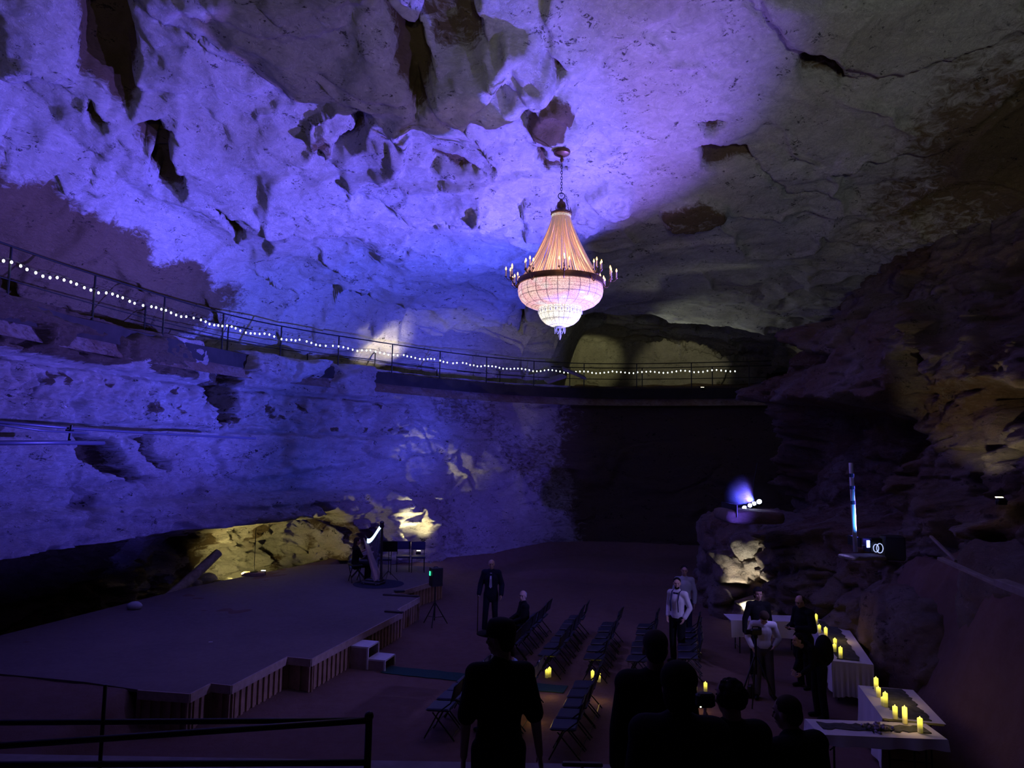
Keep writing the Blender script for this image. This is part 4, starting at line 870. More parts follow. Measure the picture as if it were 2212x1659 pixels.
# ---------------------------------------------------------------- walkway along the ledge, its railing and string lights
def wl(s,off): x,y,tx,ty=WL.at(s); return float(x+ty*off),float(y-tx*off)      # off>0 = towards the room
CONC=simple('walkway_concrete',(.022,.018,.016),.9,nvar=.3,nscale=3)
v=[];f=[];N=150; S0,S1=8.,45.5
for i in range(N+1):
    s=S0+(S1-S0)*i/N
    for off,z in ((.32,6.98),(.32,7.42),(-1.3,7.44),(-1.3,7.2)): x,y=wl(s,off+.04*math.sin(s*3)); v.append((x,y,z))
for i in range(N):
    for k in range(4): f.append((i*4+k,i*4+(k+1)%4,(i+1)*4+(k+1)%4,(i+1)*4+k))
f+=[(0,1,2,3),tuple(N*4+k for k in (3,2,1,0))]
o=MB().add(v,f).build('floor_walkway',CONC); o['kind']='structure'
def rail(name,off,s0,s1,label,top,mids,post,zb=7.40,sp=2.4,grp='walkway railings'):
    t=thing(name,label,'railing',(0,0,0),0,grp); n=int((s1-s0)/.5)
    for k,z in enumerate([top]+mids):
        MB().tube([(*wl(s0+(s1-s0)*i/n,off),zb+z) for i in range(n+1)],.022 if k==0 else .014,6).build('top_rail' if k==0 else 'mid_rail',BM,t,smooth=True)
    s=s0
    while s<=s1+.01:
        x,y=wl(s,off); MB().tube([(x,y,zb-.02),(x,y,zb+top)],.024,6).build('post',BM,t); s+=sp
    return t
rail('walkway_railing',.20,10,44.5,'thin dark railing along the chamber side of the high walkway',1.15,[.45],1)
rail('walkway_railing',-1.15,18,44.5,'farther dark railing on the rock side of the high walkway',1.12,[.6],1,sp=3.)
# string lights
pth=[(0,560),(60,576),(130,597),(200,625),(330,662),(500,705),(650,732),(800,755),(950,777),(1040,790),(1110,793),(1220,793),(1350,788),(1480,781),(1590,778)]
sl=[]
for k in range(len(pth)-1):
    # the string hangs along the railing plane: find the railing's place under each sight line once, in world units
    pass
SLZ=8.2
sw=[(*wl(s,.27),0) for s in np.arange(10.2,39.8,.1)]
strg=thing('string_lights','long string of small white bulbs glowing along the high walkway railing','string lights',(0,0,0))
def zs(s): return np.interp(s,[10,14,18,22,26,30,34,40],[8.22,8.22,8.2,8.2,8.2,8.2,8.2,8.22])+.035*math.sin(s*4.2)
ss=np.arange(10.2,43.3,.12); P_s=[(*wl(s,.27),zs(s)) for s in ss]; MB().tube(P_s,.006,4).build('wire',BM,strg)
bulbm=simple('white_bulb',(1,1,1),.3,0,.2,(.88,1,.92),5.5); bulb=None; rest=MB(); cnt=0
s=10.3
while s<43.2:
    x,y=wl(s,.30); z=zs(s)-.05-.03*rnd.random(); 
    if cnt<100:
        if bulb is None: bulb=MB().ell((0,0,0),(.026,.026,.034),n=8,m=6).build('bulb',bulbm,strg,smooth=True); o=bulb
        else: o=bulb.copy(); COL.objects.link(o)
        o.location=(x,y,z)
    else: rest.ell((x,y,z),(.026,.026,.034),n=8,m=6)
    cnt+=1; s+=rnd.choice([.17,.2,.2,.24,.3]) if s<30 else .19
o=rest.build('bulbs',bulbm,strg,smooth=True); o['kind']='stuff'
# pipes across the lower left wall
PB=simple('painted_pipe',(.10,.10,.16),.35,.3)
def pipe(pts,r,lb):
    o=MB().tube([aty(*q) for q in pts],r,8).build('pipe',PB,smooth=True); tag(o,lb,'pipe')
pipe([(-40,908,13.1),(150,925,15.0),(360,938,18.0),(552,947,20.6)],.030,'longest pipe crossing the left wall below the crumbly band')
pipe([(-40,912,12.9),(90,930,14.2),(190,936,15.2)],.022,'short thin pipe just under the longest pipe')
pipe([(-40,957,12.6),(120,956,14.2),(224,957,15.4)],.045,'lowest thick pipe on the left wall, ending in a stub')
t=thing('pipe_post','short dark post tying the wall pipes together','post',aty(148,962,14.9)); MB().tube([(0,0,0),(0,.05,.42)],.03,8).build('post',BM,t); MB().box((0,.0,.3),(.12,.1,.05)).build('clamp',BM,t)
# tilted slabs by the walkway
for i,(px,py,w,h,lb) in enumerate([(1200,818,.9,.35,'pale flat slab propped under the walkway, left one'),(1240,806,1.1,.3,'bluish slab leaning at the walkway edge, right one')]):
    p=aty(px,py,30.4); o=MB().box((0,0,0),(w,.5,.10),.2,.03,.35,-.35 if i==0 else .35).build('stone_slab',M['wall'],loc=p); tag(o,lb,'rock')
# ---------------------------------------------------------------- terrace, stairs and railing in front
X,Y=np.meshgrid(np.linspace(-6.5,5.2,60),np.linspace(2.0,7.25,40)); tz=1.5
ter=MB().box((-.65,4.6,.76),(11.6,5.3,1.48),0,.02).build('floor_terrace',simple('terrace_concrete',(.22,.19,.20),.8,nvar=.2,nscale=4)); ter['kind']='structure'
stp=MB()
for k in range(8): stp.box((0,1.95-.30*k-.15,(1.5+.175*(k+1))/2),(5,.30,1.5+.175*(k+1)))
stp.box((0,-1.6,1.46),(5,2.2,2.9)); o=stp.build('floor_stairs',bpy.data.materials['terrace_concrete']); o['kind']='structure'
RY=5.3
g=thing('railing','black pipe railing at the lower left edge of the picture','railing',(0,0,0),0,'terrace railings'); c0=aty(797,1556,RY)
A=aty(0,1561,RY+.05);Bp=aty(0,1611,RY-.35); A=A+(A-c0)*.25; Bp=Bp+(Bp-c0)*.25
MB().tube([A,c0],.021,8).build('top_rail',BM,g,smooth=True); MB().tube([Bp,c0+Vector((0,0,.0))],.023,8).build('top_rail',BM,g,smooth=True)
m0=aty(790,1647,RY);m1=aty(0,1652,RY); MB().tube([m1+(m1-m0)*.2,m0],.024,8).build('mid_rail',BM,g,smooth=True)
MB().tube([(c0.x,c0.y,1.5),(c0.x,c0.y,c0.z+.02)],.026,10).ell((c0.x,c0.y,c0.z+.03),.034,n=10,m=6).build('post',BM,g,smooth=True)
t0=aty(228,1479,RY+.02); MB().tube([(t0.x,t0.y,1.5),(t0.x,t0.y,t0.z)],.014,8).build('post',BM,g,smooth=True)
g2=thing('barrier_post','short black barrier with a flat bar top on the terrace','barrier',(0,0,0)); q=aty(1258,1651,6.6)
MB().box((q.x,q.y,q.z),(.36,.05,.035),-.02,.008).build('top_bar',BM,g2); MB().tube([(q.x,q.y,1.5),(q.x,q.y,q.z)],.014,8).build('post',BM,g2); MB().lathe([(0,0),(.12,0),(.12,.015),(0,.02)],(q.x,q.y,1.5),14).build('base',BM,g2)
# ---------------------------------------------------------------- people
def skinm(n,c): return simple(n,c,.55,0,.3)
SK=skinm('skin_light',(.50,.32,.25)); SK2=skinm('skin_tan',(.34,.21,.15))
def cl(n,c,r=.85): return bpy.data.materials.get(n) or simple(n,c,r,0,.12,nvar=.12,nscale=5)
STAND=dict(pelvis=(0,0,.96),waist=(0,.0,1.10),chest=(0,.01,1.30),neck=(0,-.01,1.49),head=(0,.015,1.655),
  shL=(-.172,-.01,1.44),shR=(.172,-.01,1.44),elL=(-.222,-.02,1.15),elR=(.222,-.02,1.15),wrL=(-.235,.05,.91),wrR=(.235,.05,.91),
  hipL=(-.095,0,.93),hipR=(.095,0,.93),knL=(-.105,.02,.50),knR=(.105,.02,.50),anL=(-.115,-.03,.09),anR=(.115,-.03,.09))
def hand(mb,w,el,side,grip=.35,vox_r=.0085):
    "palm, four unequal fingers and a thumb continuing the forearm from el through the wrist w"
    w=Vector(w);d=(w-Vector(el)).normalized(); a=Vector((0,1,0)); a=(a-d*a.dot(d)); a=a.normalized() if a.length>.2 else Vector((1,0,0)); n=d.cross(a)*side   # a: thumb side (front), n: towards the body
    mb.cap(w+d*.015,w+d*.075,.030,.038,10,.48,n)
    for k,(o,L) in enumerate([(-.027,.062),(-.009,.078),(.010,.083),(.028,.075)]):
        p0=w+d*(.085)+a*o*1.0; dr=(d+n*grip*.35+a*o*1.6).normalized(); p1=p0+dr*L*.5; p2=p1+(dr+n*grip*1.2).normalized()*L*.5
        mb.cap(w+d*.05+a*o*.9,p0,.0105,.0098,7); mb.cap(p0,p1,.0098,vox_r,7); mb.cap(p1,p2,vox_r,vox_r*.85,7)
    t0=w+d*.03+a*.024; t1=t0+(d*.6+a*.8+n*.25).normalized()*.04; t2=t1+(d*.9+a*.25+n*.3).normalized()*.032; mb.cap(t0,t1,.013,.0115,7); mb.cap(t1,t2,.0115,.009,7)
def person(label,pos,rz,J=None,H=1.78,parts=(),skin=SK,vox=.011,headturn=(0,0),hair=None,hairmat=None,grip=(.35,.35),group=None,build_=1.,kind='standing',hidehands=False):
    j=dict(STAND); j.update(J or {}); j={k:Vector(v) for k,v in j.items()}; s=H/1.78; bw=build_
    t=thing('person',label,'person',pos,rz); t.scale=(s,s,s)
    if group: t['group']=group
    hc=j['head']; up=(hc-j['neck']).normalized(); HR=Euler((headturn[1],0,headturn[0])).to_matrix(); hv=lambda x,y,z: hc+HR@Vector((x,y,z))
    b=MB()
    # head with face
    b.ell(hv(0,-.005,.035),(.074,.092,.085),HR,18,12); b.ell(hv(0,.018,-.035),(.056,.068,.075),HR,16,10); b.ell(hv(0,.052,-.085),(.026,.024,.022),HR,10,7)
    b.cap(hv(0,.088,.012),hv(0,.106,-.028),.009,.0135,8); b.ell(hv(0,.085,.036),(.050,.012,.010),HR,12,6); b.ell(hv(0,.086,-.058),(.024,.010,.0065),HR,10,6); b.ell(hv(0,.083,-.069),(.020,.010,.006),HR,10,6)
    for e in (-1,1): b.ell(hv(e*.075,-.005,-.003),(.011,.022,.034),HR,10,7); b.ell(hv(e*.045,.062,-.02),(.018,.018,.02),HR,10,6)
    b.cap(j['neck']+Vector((0,0,-.03)),hc+HR@Vector((0,-.02,-.06)),.062*bw**.5,.055,12)
    # torso
    b.cap(j['pelvis'],j['waist'],.145*bw,.13*bw,16,.72,(0,1,0)); b.cap(j['waist'],j['chest'],.13*bw,.155*bw,16,.70,(0,1,0)); b.cap(j['chest'],(j['neck']+j['chest'])/2+Vector((0,0,.03)),.155*bw,.11,16,.68,(0,1,0))
    b.cap(j['shL'],j['shR'],.062,.062,12); b.cap(j['shL'],j['neck']-Vector((0,0,.02)),.055,.05,10); b.cap(j['shR'],j['neck']-Vector((0,0,.02)),.055,.05,10)
    for S,sd in (('L',-1),('R',1)):
        b.cap(j['sh'+S],j['el'+S],.052,.040,12); b.cap(j['el'+S],j['wr'+S],.040,.026,12)
        if not hidehands: hand(b,j['wr'+S],j['el'+S],-sd,grip[0 if S=='L' else 1])
        b.cap(j['hip'+S],j['kn'+S],.085*bw**.5,.056,14); b.cap(j['kn'+S],j['an'+S],.056,.036,12)
        fd=Vector((sd*.18,1,0)).normalized(); b.cap(j['an'+S]+Vector((0,0,-.035)),j['an'+S]+fd*.13+Vector((0,0,-.05)),.038,.032,10)
    o=b.build('body',skin,t,smooth=True); remesh(o,vox,2)
    for e in (-1,1): MB().ell(hv(e*.031,.079,.008),(.012,.008,.008),HR,8,6).build('eye',cl('eye_dark',(.02,.02,.02),.3),t,smooth=True)
    c=lambda P,Q,ra,rb,mb,fl=1,ax=None: mb.cap(P,Q,ra,rb,14,fl,ax)
    for kind_ in parts:
        nm,mat=kind_[0],kind_[1]; opt=kind_[2] if len(kind_)>2 else {}
        m=MB()
        if nm in ('shirt','jacket','coat'):
            g=.012 if nm=='shirt' else .026; lo=j['pelvis']+Vector((0,0,.03 if nm=='shirt' else -.06)); sl=opt.get('sleeve',1.)
            c(lo,j['waist'],(.150 if nm=='shirt' else .165)*bw+g,.135*bw+g,m,.74,(0,1,0)); c(j['waist'],j['chest'],.135*bw+g,.160*bw+g,m,.72,(0,1,0)); c(j['chest'],(j['neck']+j['chest'])/2+Vector((0,0,.03)),.158*bw+g,.115+g,m,.70,(0,1,0))
            c(j['shL'],j['shR'],.066+g,.066+g,m); c(j['shL'],j['neck']-Vector((0,0,.035)),.058+g,.052+g*.6,m); c(j['shR'],j['neck']-Vector((0,0,.035)),.058+g,.052+g*.6,m)
            c(j['neck']-Vector((0,0,.04)),j['neck']+Vector((0,.0,.025)),.075,.064,m)
            for S in 'LR':
                P,Q,W=j['sh'+S],j['el'+S],j['wr'+S]
                if sl<=.5: c(P,P.lerp(Q,sl*2),.058+g,.056+g,m)
                else: c(P,Q,.056+g,.046+g,m); c(Q,Q.lerp(W,(sl-.5)*1.9),.046+g,.034+g,m)
            if nm=='coat':
                for S in 'LR': c(j['hip'+S],j['hip'+S].lerp(j['kn'+S],.7),.13,.12,m)
        elif nm=='trousers':
            c(j['pelvis']+Vector((0,0,.06)),j['pelvis']-Vector((0,0,.02)),.142*bw,.15*bw,m,.76,(0,1,0))
            for S in 'LR': c(j['hip'+S],j['kn'+S],.098*bw**.5,.075,m); c(j['kn'+S],j['an'+S]+Vector((0,0,.0)),.075,.066,m)
        elif nm=='shoes':
            for S,sd in (('L',-1),('R',1)):
                fd=Vector((sd*.18,1,0)).normalized(); a=j['an'+S]; q=MB(); q.cap(a+Vector((0,0,-.035))-fd*.03,a+fd*.15+Vector((0,0,-.052)),.047,.040,12,.9,(0,0,1)); q.cap(a,a+Vector((0,0,-.03)),.045,.045,10)
                q.build('shoe',mat,t,smooth=True)
            continue
        elif nm=='hair':
            st=opt.get('style','short')
            if st=='short': m.ell(hv(0,-.02,.052),(.083,.092,.082),HR,18,12); m.ell(hv(0,-.055,.0),(.072,.058,.075),HR,14,9)
            elif st=='balding': m.ell(hv(0,-.035,.035),(.081,.078,.072),HR,18,12); m.ell(hv(0,-.055,-.01),(.072,.05,.065),HR,14,9)
            elif st=='full': 
                m.ell(hv(0,-.02,.055),(.098,.105,.092),HR,18,12); m.ell(hv(0,-.055,-.02),(.09,.07,.10),HR,14,9)
            elif st=='curly':
                rr=random.Random(5)
                for _ in range(130):
                    q=Vector((rr.gauss(0,1),rr.gauss(0,1),rr.gauss(0,1))).normalized()
                    if q.y>.35 and q.z<.5: continue
                    if q.z<-.7: continue
                    m.ell(hv(q.x*.078,q.y*.088-.02,q.z*.080+.030),.024,None,8,6)
            elif st=='long':
                m.ell(hv(0,-.02,.05),(.09,.10,.088),HR,18,12); m.cap(hv(0,-.06,.02),hv(0,-.085,-.20),.085,.07,14,.7,(0,1,0))
            nb=m.v; o=m.build('hair',hairmat or mat,t,smooth=True); remesh(o,.009,1)
            # open the face: drop hair faces in front of the forehead line
            bm=bmesh.new(); bm.from_mesh(o.data); HI=HR.inverted(); kill=[]
            for v_ in bm.verts:
                q=HI@(v_.co-hc)
                if q.y>.035 and q.z<.062 and abs(q.x)<.09: kill.append(v_)
            bmesh.ops.delete(bm,geom=kill,context='VERTS'); bm.to_mesh(o.data); bm.free(); continue
        elif nm=='beard': m.ell(hv(0,.045,-.075),(.055,.048,.042),HR,14,9)
        elif nm=='cap':
            m.lathe([(0,.0),(.10,.0),(.103,.02),(.098,.07),(.08,.105),(.04,.12),(0,.122)],n=20); v0=len(m.v)
            R_=HR.to_4x4(); m.xform(Matrix.Translation(hv(0,-.005,.035))@R_@Matrix.Diagonal((1,1.08,1,1))); o=m.build('cap',mat,t,smooth=50)
            q=MB(); v=[];f=[];N=14
            for i in range(N+1):
                a=PI*i/N; x=.098*math.cos(a)
                for th in (0,.006):
                    v.append((x,.05*math.sin(a)+.045,.0+th)); v.append((x*1.02,.05*math.sin(a)+.045+.085*math.sin(a)**.6,-.012+th))
            for i in range(N): a0=i*4;b0=a0+4; f+=[(a0,a0+1,b0+1,b0),(a0+2,b0+2,b0+3,a0+3),(a0+1,a0+3,b0+3,b0+1),(a0,b0,b0+2,a0+2)]
            q.add(v,f); q.xform(Matrix.Translation(hv(0,-.0,.045))@R_); q.build('cap_brim',mat,t,smooth=40); continue
        elif nm=='tie':
            a=j['neck']+Vector((0,.075,-.03)); e=j['waist']+Vector((0,.125*bw,.02)); k_=j['chest']+Vector((0,.135*bw+.0,.02))
            v=[];f=[]; P=[a,a+Vector((0,.02,-.05)),k_,e,e+Vector((0,-.003,-.035))]; W=[.022,.016,.026,.036,.002]
            for p_,w_ in zip(P,W):
                for x in (-w_,w_):
                    for y in (.0,.014): v.append((p_.x+x,p_.y+y+.012,p_.z))
            for i in range(4): a0=i*4; f+=[(a0+1,a0+3,a0+7,a0+5),(a0,a0+4,a0+6,a0+2),(a0,a0+1,a0+5,a0+4),(a0+2,a0+6,a0+7,a0+3)]
            f+=[(0,2,3,1),(16,17,19,18)]; MB().add(v,f).build('necktie',mat,t); continue
        elif nm=='bow':
            a=j['neck']+Vector((0,.085,-.03)); MB().box(a+Vector((-.03,0,0)),(.05,.02,.035)).box(a+Vector((.03,0,0)),(.05,.02,.035)).box(a,(.02,.024,.022)).build('bow_tie',mat,t); continue
        elif nm=='collar': MB().lathe([(.060,-.0),(.066,.0),(.062,.035),(.056,.035)],tuple(j['neck']+Vector((0,-.002,-.002))),18,False).build('collar',mat,t,smooth=True); continue
        elif nm=='suspenders':
            for x in (-1,1):
                pts=[j['pelvis']+Vector((x*.09,.128*bw,.12)),j['waist']+Vector((x*.085,.128*bw,.06)),j['chest']+Vector((x*.085,.137*bw,0)),Vector((x*.09,.075,j['shL'].z+.05)),Vector((x*.09,-.02,j['shL'].z+.082)),Vector((x*.08,-.10,j['shL'].z-.0)),j['chest']+Vector((x*.05,-.135*bw,-.04)),j['pelvis']+Vector((x*.03,-.13*bw,.12))]
                MB().tube(pts,.011,6).build('suspender',mat,t,smooth=True)
            continue
        elif nm=='glasses':
            g_=MB()
            for e in (-1,1): g_.tube([hv(e*.033+.022*math.cos(a),.098,.008+.018*math.sin(a)) for a in [2*PI*i/12 for i in range(13)]],.002,4).tube([hv(e*.055,.096,.012),hv(e*.082,.0,.008)],.002,4)
            g_.build('glasses',mat,t); continue
        o=m.build({'coat':'jacket'}.get(nm,nm),mat,t,smooth=True); remesh(o,.014 if vox>.009 else .011,3)
    return t
BLK=cl('black_suit_cloth',(.010,.010,.014)); BLK2=cl('black_shirt_cloth',(.008,.008,.009)); NVY=cl('navy_suit_cloth',(.014,.014,.035)); WHS=cl('white_shirt_cloth',(.62,.60,.66)); BLS=cl('pale_blue_shirt_cloth',(.16,.24,.42)); GYT=cl('grey_trouser_cloth',(.10,.095,.12))
BRH=cl('brown_hair',(.045,.03,.022)); BKH=cl('black_hair',(.012,.010,.010)); GRH=cl('grey_hair',(.25,.24,.26)); SHO=cl('black_leather',(.012,.012,.013),.4)
std=lambda top,bot: [(top[0],top[1],top[2] if len(top)>2 else {}),('trousers',bot),('shoes',SHO)]
def gnd(px,py,z=0): p=at(px,py,z); return Vector((p.x,p.y,fz(p.x,p.y) if z==0 else z))
face=lambda ang: math.radians(ang)       # 0 = facing away from the camera, 180 = facing it, 90 = facing left
# 1 man in the suit with a cane
p=gnd(1059,1364); cane_=dict(elL=(-.27,-.03,1.15),wrL=(-.27,.12,.93),elR=(.27,-.03,1.15),wrR=(.30,.06,.92),knL=(-.11,.05,.50),anL=(-.12,-.06,.09),knR=(.12,.09,.51),anR=(.14,.10,.09))
person('older man in dark suit and pale tie standing with a walking cane',p,face(176),cane_,1.78,std(('jacket',NVY),NVY)+[('tie',cl('lavender_tie',(.45,.42,.62))),('collar',WHS),('hair',GRH,{'style':'balding'})],hairmat=GRH,headturn=(.05,0))
q=Matrix.Rotation(face(176),3,'Z')@Vector((.31,.15,.88)); cn=thing('walking_cane','dark walking cane held by the man in the suit','cane',(p.x+q.x,p.y+q.y,p.z)); MB().tube([(0,0,0),(0,0,.84),(0,.0,.88),(0,-.03,.905),(0,-.075,.90)],.011,8).build('shaft',cl('cane_wood',(.05,.02,.015),.4),cn,smooth=True)
# 2 seated man
def seated(z=.0,lean=0): return dict(pelvis=(0,0,.53),waist=(0,.0,.67),chest=(0,.02,.87),neck=(0,.02,1.06),head=(0,.045,1.225),shL=(-.185,.01,1.01),shR=(.185,.01,1.01),elL=(-.24,.08,.76),elR=(.24,.08,.76),wrL=(-.14,.30,.66),wrR=(.14,.30,.66),hipL=(-.09,.02,.52),hipR=(.09,.02,.52),knL=(-.12,.43,.50),knR=(.12,.43,.50),anL=(-.12,.40,.09),anR=(.12,.40,.09))
c_=Vector((-.02,15.2,0))+RDIR*.53*3
person('seated older man in a dark jacket in the row nearest the stage',(c_.x,c_.y,fz(c_.x,c_.y)),math.radians(100),seated(),1.78,std(('jacket',BLK),BLK)+[('hair',GRH,{'style':'balding'})],hairmat=GRH,headturn=(.9,0))
# 4 person in pale blue shirt behind the capped man
c_=Vector((-.02,11.75,0))+RDIR*.5*2.4
person('seated person in a pale blue shirt mostly hidden behind the man in the cap',(at(1100,1410,1.24).x+.05,at(1100,1410,1.24).y,fz(c_.x,c_.y)),math.radians(80),seated(),1.80,std(('shirt',BLS,{'sleeve':.45}),NVY)+[('hair',BRH,{'style':'short'})],hairmat=BRH)
# 5 man in white shirt with suspenders
p=gnd(1464,1430); pk=dict(elL=(-.255,-.08,1.16),wrL=(-.20,.06,.96),elR=(.255,-.08,1.16),wrR=(.20,.06,.96))
person('man in a white shirt, bow tie and dark suspenders, hands in his pockets',p,face(138),pk,1.82,std(('shirt',WHS),BLK)+[('suspenders',cl('navy_strap',(.02,.02,.06))),('bow',cl('navy_strap',(.02,.02,.06))),('hair',BKH,{'style':'short'}),('beard',BKH)],hairmat=BKH,headturn=(.5,0),skin=SK)
# 6 man behind him
p=at(1482,1236,1.72); p=Vector((p.x,p.y,0)); p=Vector((4.33,17.9,0)); p.z=fz(p.x,p.y)
person('man in a light grey-blue shirt standing behind the man in suspenders',p,face(172),dict(elL=(-.25,.0,1.15),elR=(.25,0,1.15)),1.80,std(('shirt',cl('dusty_shirt_cloth',(.30,.31,.38))),NVY)+[('hair',BKH,{'style':'short'})],hairmat=BKH,skin=SK2)
# 7 dark-clothed person behind the cameraman
p=Vector((5.15,15.0,0)); p.z=fz(p.x,p.y)
person('dark-haired person in dark clothes standing behind the camera operator',p,face(176),dict(elR=(.26,-.04,1.15),wrR=(.28,.0,.90)),1.80,std(('shirt',BLK2),BLK)+[('hair',BKH,{'style':'full'})],hairmat=BKH,skin=SK2)
# 8 cameraman
p=gnd(1650,1508); bend=dict(chest=(0,.05,1.27),neck=(0,.11,1.44),head=(0,.22,1.54),shL=(-.185,.07,1.39),shR=(.185,.07,1.39),elL=(-.29,.02,1.13),elR=(.29,.02,1.13),wrL=(-.19,.17,1.03),wrR=(.22,.12,.97),knL=(-.12,.03,.5),anL=(-.16,-.05,.09),anR=(.13,.04,.09))
person('camera operator in a white shirt and grey trousers bending behind the tripod camera',p,face(168),bend,1.72,std(('shirt',WHS),GYT)+[('hair',BRH,{'style':'full'})],hairmat=BRH,headturn=(0,-.75))
# tripod + video camera
h=aty(1632,1365,12.75); t=thing('tripod','black camera tripod with spread legs in front of the white-shirted operator','tripod',(h.x,h.y,fz(h.x,h.y))); hz=h.z-fz(h.x,h.y)
MB().tube([(0,0,.75),(0,0,hz-.10)],.02,8).ell((0,0,hz-.08),.04,n=10,m=6).build('centre_column',BM,t,smooth=True)
for a in (200,320,80): a=math.radians(a); MB().tube([(.03*math.cos(a),.03*math.sin(a),hz-.42),(.50*math.cos(a),.50*math.sin(a),.01)],[.018,.011],7).build('leg',BM,t,smooth=True)
v_=thing('video_camera','black video camera on top of the tripod','camera',(h.x,h.y,h.z-.03),.12); MB().box((0,0,.03),(.20,.10,.10),0,.015).build('camera_body',BK,v_); MB().tube([(-.10,0,.03),(-.19,0,.03)],[.04,.045],12).build('lens_barrel',BK,v_); MB().box((.09,.02,.07),(.02,.10,.08)).build('flip_screen',BK,v_); MB().tube([(-.06,0,.08),(-.05,0,.12),(.05,0,.12),(.06,0,.08)],.009,6).build('handle',BK,v_)
p=at(1622,1478,.25); tag(MB().box((0,0,0),(.14,.10,.24),.3,.03).tube([(-.05,0,.11),(-.03,0,.26),(.03,0,.26),(.05,0,.11)],.008,5).build('camera_bag',BK,loc=(p.x,p.y,fz(p.x,p.y)+.121)),'small black bag standing by the operator near the tripod','bag')
# 9 man in black suit with phone
p=gnd(1738,1486); ph=dict(elL=(-.26,.0,1.15),wrL=(-.10,.27,1.16),elR=(.26,.0,1.15),wrR=(.12,.25,1.14),neck=(0,.03,1.49),head=(0,.07,1.64))
person('man in a black suit and glasses looking at the phone in his hands',p,face(112),ph,1.80,std(('coat',BLK),BLK)+[('glasses',SHO),('hair',BRH,{'style':'balding'})],hairmat=BRH,headturn=(0.05,-.3),grip=(.9,.9))
q=Matrix.Rotation(face(112),3,'Z')@Vector((0,.37,1.17*1.01)); tag(MB().box((0,0,0),(.075,.15,.009),face(112),.004,.35).build('phone',BK,loc=(p.x+q.x,p.y+q.y,p.z+q.z+.015)),'dark phone held by the man in the black suit','phone')
# 10 person with backpack
p=gnd(1772,1552); 
person('person in black bending forward under a big round backpack before the long table',p,face(100),dict(waist=(0,.05,1.08),chest=(0,.17,1.22),neck=(0,.30,1.33),head=(0,.43,1.42),shL=(-.172,.26,1.29),shR=(.172,.26,1.29),elL=(-.21,.28,1.0),wrL=(-.12,.42,.86),elR=(.21,.28,1.0),wrR=(.12,.42,.86)),1.66,std(('shirt',BLK2),BLK)+[('hair',BKH,{'style':'short'})],hairmat=BKH)
q=Matrix.Rotation(face(100),3,'Z')@Vector((0,-.10,1.14)); bp=MB().ell((0,0,0),(.17,.15,.27),Matrix.Rotation(face(100),3,'Z'),18,12).ell((0,0,-.08),(.15,.17,.16),Matrix.Rotation(face(100),3,'Z'),14,9)
o=bp.build('backpack',BLK2,loc=(p.x+q.x,p.y+q.y,p.z+q.z),smooth=True); remesh(o,.02,2); tag(o,'bulging black backpack worn by the person in black by the long table','backpack')
# harpist
p=Vector((HP.x-.62,HP.y+.35,SH)); 
person('seated harpist in dark clothes behind the harp with arms at the strings',p,math.radians(-62),dict(seated(),elL=(-.22,.12,.82),wrL=(-.10,.42,.98),elR=(.22,.12,.80),wrR=(.12,.40,.86)),1.7,[('shirt',BLK2,{'sleeve':.55}),('trousers',BLK),('shoes',SHO),('hair',BRH,{'style':'long'})],hairmat=BRH)
xstool((p.x,p.y,SH),math.radians(-62),'black padded bench under the harpist')
# foreground group on the terrace ------------------------------------------------
TZ=1.5
def fg(label,px,py,y,H,ang,J,parts,hm,ht=(0,0),bw=1.,sk=SK2,grip=(.35,.35)):
    "px,py: top of the head; y: distance. The feet stand on the terrace"
    q=aty(px,py,y); return person(label,(q.x,q.y,TZ),face(ang),J,H,parts,sk,.0085,ht,hairmat=hm,grip=grip,build_=bw)
q=aty(1078,1345,5.2)
fg('man in a dark cap and black short-sleeved shirt walking away in the foreground',1082,1352,5.2,q.z-TZ,8,dict(elL=(-.235,-.03,1.14),wrL=(-.24,.02,.88),elR=(.25,-.03,1.14),wrR=(.29,.0,.88)),[('shirt',BLK2,{'sleeve':.45}),('trousers',BLK),('shoes',SHO),('cap',BLK2),('hair',BRH,{'style':'balding'})],BRH,(.95,0),1.05)
q=aty(1420,1372,4.9)
fg('tall grey-haired man in a black suit seen from behind in the foreground',1415,1375,4.9,q.z-TZ+.03,-8,{},[('jacket',BLK),('trousers',BLK),('shoes',SHO),('collar',WHS),('hair',cl('brown_grey_hair',(.05,.04,.045)),{'style':'short'})],cl('brown_grey_hair',(.05,.04,.045)),(0.1,0),1.05)
q=aty(1466,1447,4.0)
fg('dark-haired person with a pale collar, seen from behind beside the grey-haired man',1466,1447,4.0,q.z-TZ+.03,-4,dict(wrR=(.22,.28,1.35),elR=(.26,.1,1.2)),[('jacket',BLK),('trousers',BLK),('shoes',SHO),('collar',cl('grey_collar',(.14,.14,.15))),('hair',BKH,{'style':'full'})],BKH,(0,0),1.02)
q=aty(1578,1466,4.35)
fg('curly-haired person in black seen from behind in the foreground group',1578,1466,4.35,q.z-TZ+.0,12,{},[('jacket',BLK),('trousers',BLK),('shoes',SHO),('hair',BKH,{'style':'curly'})],BKH,(0.2,0),1.02)
q=aty(1718,1510,4.5)
fg('short-haired person in black at the right end of the foreground group',1718,1510,4.5,q.z-TZ+.02,25,dict(neck=(0,.03,1.48),head=(0,.08,1.63)),[('jacket',BLK),('trousers',BLK),('shoes',SHO),('hair',BRH,{'style':'short'})],BRH,(0.3,-.1),1.08)
